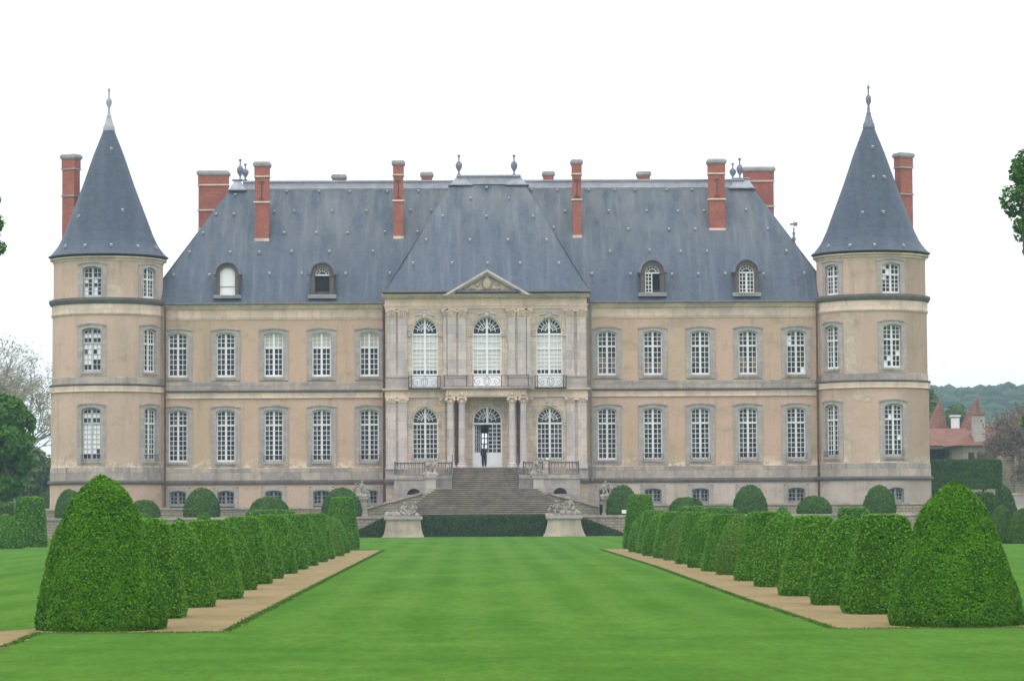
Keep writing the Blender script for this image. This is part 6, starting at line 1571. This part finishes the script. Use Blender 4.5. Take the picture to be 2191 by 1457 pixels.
def bare_tree(base, H, spread, lab, seed, leaf, nl=5000, ls=.10, depth=6, r0=.3, lean=0.0):
    rn = random.Random(seed); mb = MB(); tips = []
    root = empty('bare_tree', base, label=lab, cat='tree')
    def grow(p, d, L, r_, k):
        q = p+d*L; m = p.lerp(q, .5)+Vector((rn.gauss(0, .06), rn.gauss(0, .06), rn.gauss(0, .03)))*L
        ns = 6 if k > 4 else 3
        mb.bar(p, m, (r_, r_*.85), ns); mb.bar(m, q, (r_*.85, r_*.7), ns)
        if k <= 2: tips.append(tuple(m)); tips.append(tuple(q))
        if k == 0: return
        for i in range(rn.choice((2, 3, 3) if k > 1 else (3, 4))):
            a = Vector((rn.gauss(0, 1)*spread, rn.gauss(0, 1)*spread, rn.gauss(0, .5))); nd = (d+a*.48+Vector((0, 0, .10))).normalized()
            grow(q.lerp(p, rn.uniform(0, .35)), nd, L*rn.uniform(.66, .86), r_*.62, k-1)
    for i in range(4):
        grow(Vector(base)+Vector((0, 0, H*.12*i*.5)), Vector((rn.gauss(lean, .28), rn.gauss(0, .28), 1)).normalized(), H*.24, r0*(.8 if i else 1), depth)
    mb.build('trunk', BARKP, root)
    r = np.random.default_rng(seed); T = np.array(tips); P = T[r.integers(0, len(T), nl)]+r.normal(0, .22, (nl, 3))
    V, Q = leaf_quads(P, r.normal(0, 1, (nl, 3)), ls, seed, .5, .7); npmesh('buds', V-np.array(base), Q, [leaf], parent=root)
bare_tree(gb(22, 238), 17.5, 1.0, 'tall nearly bare tree with fine twigs left of the left tower', 41, BUD, 7000, .10, 6, .28)
bare_tree(gb(-40, 240), 18.5, 1.0, 'bare tree further left, mostly cut by the photo edge', 43, BUD, 4000, .09, 5, .3)
bare_tree(gb(2182, 245), 10.6, 1.05, 'brown twiggy tree in front of the red-roofed outbuildings', 44, BUDR, 9000, .13, 6, .28)
bare_tree(gb(2215, 250), 13.0, 1.15, 'brown twiggy tree cut by the right edge of the photo', 45, BUDR, 6000, .13, 6, .28)

# ------------------------------------------------------------------ right background
YO = 290.0
def OX(px, py=950, Y=YO): return W(px, py, Y).x
def OZ(py, px=2060, Y=YO): return W(px, py, Y).z
OB = empty('outbuilding', (OX(2020), YO, 0), label='long outbuilding with red tiled roof and two pointed turrets right of the right tower', cat='building')
OWALL = m_stone('outbuilding_stone', (0.28, 0.24, 0.19), (0.27, 0.22, 0.18), (0.38, 0.32, 0.24), 0.5, (1.1, 0.6, 0.02))
mb = MB(); mb.box(OX(1900), OX(1982), YO, YO+9, 0, OZ(954)); mb.box(OX(1982), OX(2032), YO+3, YO+9, 0, OZ(954)); mb.box(OX(2032), OX(2062), YO, YO+9, 0, OZ(954)); mb.build('wall', OWALL, OB)
mb = MB(); mb.box(OX(1980), OX(2034), YO-.1, YO+.3, OZ(960), OZ(955)); mb.build('lintel', CAPST, OB)
mb = MB(); mb.box(OX(1983), OX(2031), YO+2.9, YO+2.98, 0, OZ(960)); mb.build('dark_opening', DARKIN, OB)
mb = MB(); z0, z1 = OZ(953), OZ(916, Y=YO+4.5)
mb.extx([(YO-.5, z0), (YO+4.5, z1), (YO+9.5, z0)], OX(1900), OX(2085)); mb.build('roof', TILE, OB)
for (xa, xb, yb_, xt, yt, Yt) in ((1984, 2038, 920, 2010.5, 853, YO+6), (2057, 2115, 920, 2091, 845, YO+6)):
    x0, x1 = OX(xa, Y=Yt), OX(xb, Y=Yt); zb_ = OZ(yb_, Y=Yt); t = W(xt, yt, Yt+2.4); mb = MB(); y0, y1 = Yt+.2, Yt+5
    xm = (x0+x1)/2
    # polygonal pointed roof turned to the side
    base_ = [(x0, Yt+2.2, zb_), (xm-.1, y0, zb_), (x1, Yt+2.2, zb_), (xm, y1, zb_)]
    mb.add(base_+[(t.x, Yt+2.4, t.z)], ((0, 1, 4), (1, 2, 4), (2, 3, 4), (3, 0, 4), (0, 3, 2, 1)))
    mb.build('turret_roof', TILE, OB)
    mb = MB(); mb.bar((t.x, Yt+2.4, t.z-.4), (t.x, Yt+2.4, t.z+.9), (.12, .03), 6); mb.blob((t.x, Yt+2.4, t.z+.1), .12, .12, .14, 8, 6); mb.build('turret_finial', LEADD, OB)
    mb = MB(); mb.box(x0+.4, x1-.4, Yt+.9, Yt+4, 0, zb_-.01); mb.build('turret_wall', OWALL, OB)
a_, b_ = W(2037, 890, YO+5), W(2053, 906, YO+5); mb = MB(); mb.box(a_.x, b_.x, YO+5, YO+5.8, b_.z-1, a_.z-.2); mb.box(a_.x-.12, b_.x+.12, YO+4.9, YO+5.9, a_.z-.08, a_.z+.1); mb.build('white_chimney', WHITE, OB)
O2 = empty('outbuilding', (OX(2120), YO-8, 0), label='stone outbuilding with hipped red roof behind the brown twiggy trees', cat='building')
Y2 = YO-8
mb = MB(); mb.box(OX(2062, Y=Y2), OX(2300, Y=Y2), Y2, Y2+8, 0, OZ(953, Y=Y2)); mb.build('wall', OWALL, O2)
mb = MB(); zb_ = OZ(953, Y=Y2); zt_ = OZ(906, Y=Y2+4); x0, x1 = OX(2042, Y=Y2), OX(2320, Y=Y2); xa = OX(2118, Y=Y2)
mb.add([(x0, Y2-.5, zb_), (x1, Y2-.5, zb_), (x1, Y2+8.5, zb_), (x0, Y2+8.5, zb_), (xa, Y2+4, zt_), (x1, Y2+4, zt_)], ((0, 1, 5, 4), (0, 4, 3), (3, 4, 5, 2), (0, 3, 2, 1))); mb.build('roof', TILE, O2)
mb = MB(); a_, b_ = W(2084, 888, Y2+.2), W(2108, 935, Y2+.2); mb.box(a_.x, b_.x, Y2+.2, Y2+1.6, b_.z-.6, a_.z); mb.build('chimney', GREY, O2)
mb = MB(); mb.box(a_.x-.1, b_.x+.1, Y2+.1, Y2+1.7, a_.z, a_.z+.3, .1, .1); mb.build('chimney_cap', TILE, O2)
for px in (2078, 2097, 2130, 2160):
    mb = MB(); a_ = W(px, 968, Y2); mb.box(a_.x-.3, a_.x+.3, Y2-.02, Y2+.1, a_.z-.9, a_.z); mb.build('window', DARKIN, O2)
# pleached hedge on trunks
a_, b_ = W(1975, 986, 236), W(2143, 1045, 236)
hedge('hedge_on_trunks', [(a_.x, b_.z), (b_.x, b_.z), (b_.x, a_.z), (a_.x, a_.z)], 236, 238.2, 11000, .13, LFD, CORE, 51, label='tall clipped hedge on bare trunks right of the right tower', category='hedge')
tr_ = [o for o in C.objects if o.name.startswith('hedge_on_trunks')][0]
for px in (2000, 2025, 2050, 2077, 2104, 2132):
    p = W(px, 1045, 237); mb = MB(); mb.bar((p.x, 237, 0), (p.x, 237, p.z+.2), (.13, .1), 7)
    mb.build('trunk', BARK, tr_, org=tr_.location)
# old stone boundary wall with piers at the right edge
BW = empty('boundary_wall', (W(2180, 1080, 242).x, 242, 0), label='old stone boundary wall with piers at the right edge behind the twiggy trees', cat='wall')
a_ = W(2138, 978, 242); mb = MB(); mb.box(a_.x, a_.x+8, 242, 242.5, 0, a_.z); mb.build('masonry', OWALL, BW)
for k in range(5):
    x = a_.x+k*1.5; mb = MB(); mb.box(x-.2, x+.2, 241.8, 242.0-.004, 0, a_.z+.1); mb.build('pier', RUBBLE, BW)
wallthing('low_wall', 2010, 2260, 214, .4, 0.0, 2.9, 'grey low wall behind the dark bushes at the right edge', mat=GREY)

# wooded hill in the distance
def hz0(x, y):
    r_ = max(0.0, 1-((y-950)/330.0)**2)
    return r_*(W(2090, 807, 900).z-6+(x-160)*.022)*min(1, max(0, (x-20)/90.0))
nx, ny = 70, 40; V = []; Q = []
for j in range(ny+1):
    for i in range(nx+1):
        x = 20+(700-20)*i/nx; y = 600+700*j/ny; V.append((x, y, max(-.5, hz0(x, y)+1.5*math.sin(x*.05)*math.sin(y*.04))))
for j in range(ny):
    for i in range(nx): a_ = j*(nx+1)+i; Q.append((a_, a_+1, a_+nx+2, a_+nx+1))
HM = m_simple('hill_ground', (0.045, 0.08, 0.03), (0.06, 0.10, 0.04), .05, .95)
o = npmesh('hill', np.array(V, float), np.array(Q), [HM], smooth=True, kind='structure')
rn = random.Random(61); mb = MB()
for i in range(6500):
    x = rn.uniform(110, 290); y = rn.uniform(690, 990); h = hz0(x, y)
    if h < 2: continue
    s_ = rn.uniform(1.3, 3.2)*(1.35 if rn.random() < .12 else 1); mb.blob((x, y, h+s_*rn.uniform(0, .5)), s_*rn.uniform(.7, 1.2), s_, s_*rn.uniform(.6, 1.2), 6, 4)
for i in range(40): mb.blob((rn.uniform(120, 290), 955+rn.uniform(-6, 6), hz0(170, 950)+rn.uniform(0, 2)), 2.2, 3, rn.uniform(1.2, 2.6), 7, 5)
mb.build('woodland', HILLF, kind='stuff', label='far hazy woodland covering the hill', category='woodland')

# ------------------------------------------------------------------ air
hm = bpy.data.materials.new('haze'); hm.use_nodes = True; ht = hm.node_tree; ht.nodes.clear()
ho = ht.nodes.new('ShaderNodeOutputMaterial'); pv = ht.nodes.new('ShaderNodeVolumePrincipled'); ht.links.new(pv.outputs[0], ho.inputs['Volume'])
pv.inputs['Density'].default_value = 0.00030; pv.inputs['Color'].default_value = (0.62, 0.78, 1.0, 1); pv.inputs['Anisotropy'].default_value = 0.2
mb = MB(); mb.box(-1600, 1600, -40, 1600, -1.6, 62); hz = mb.build('haze', hm, kind='stuff', label='pale damp haze over the park', category='haze')
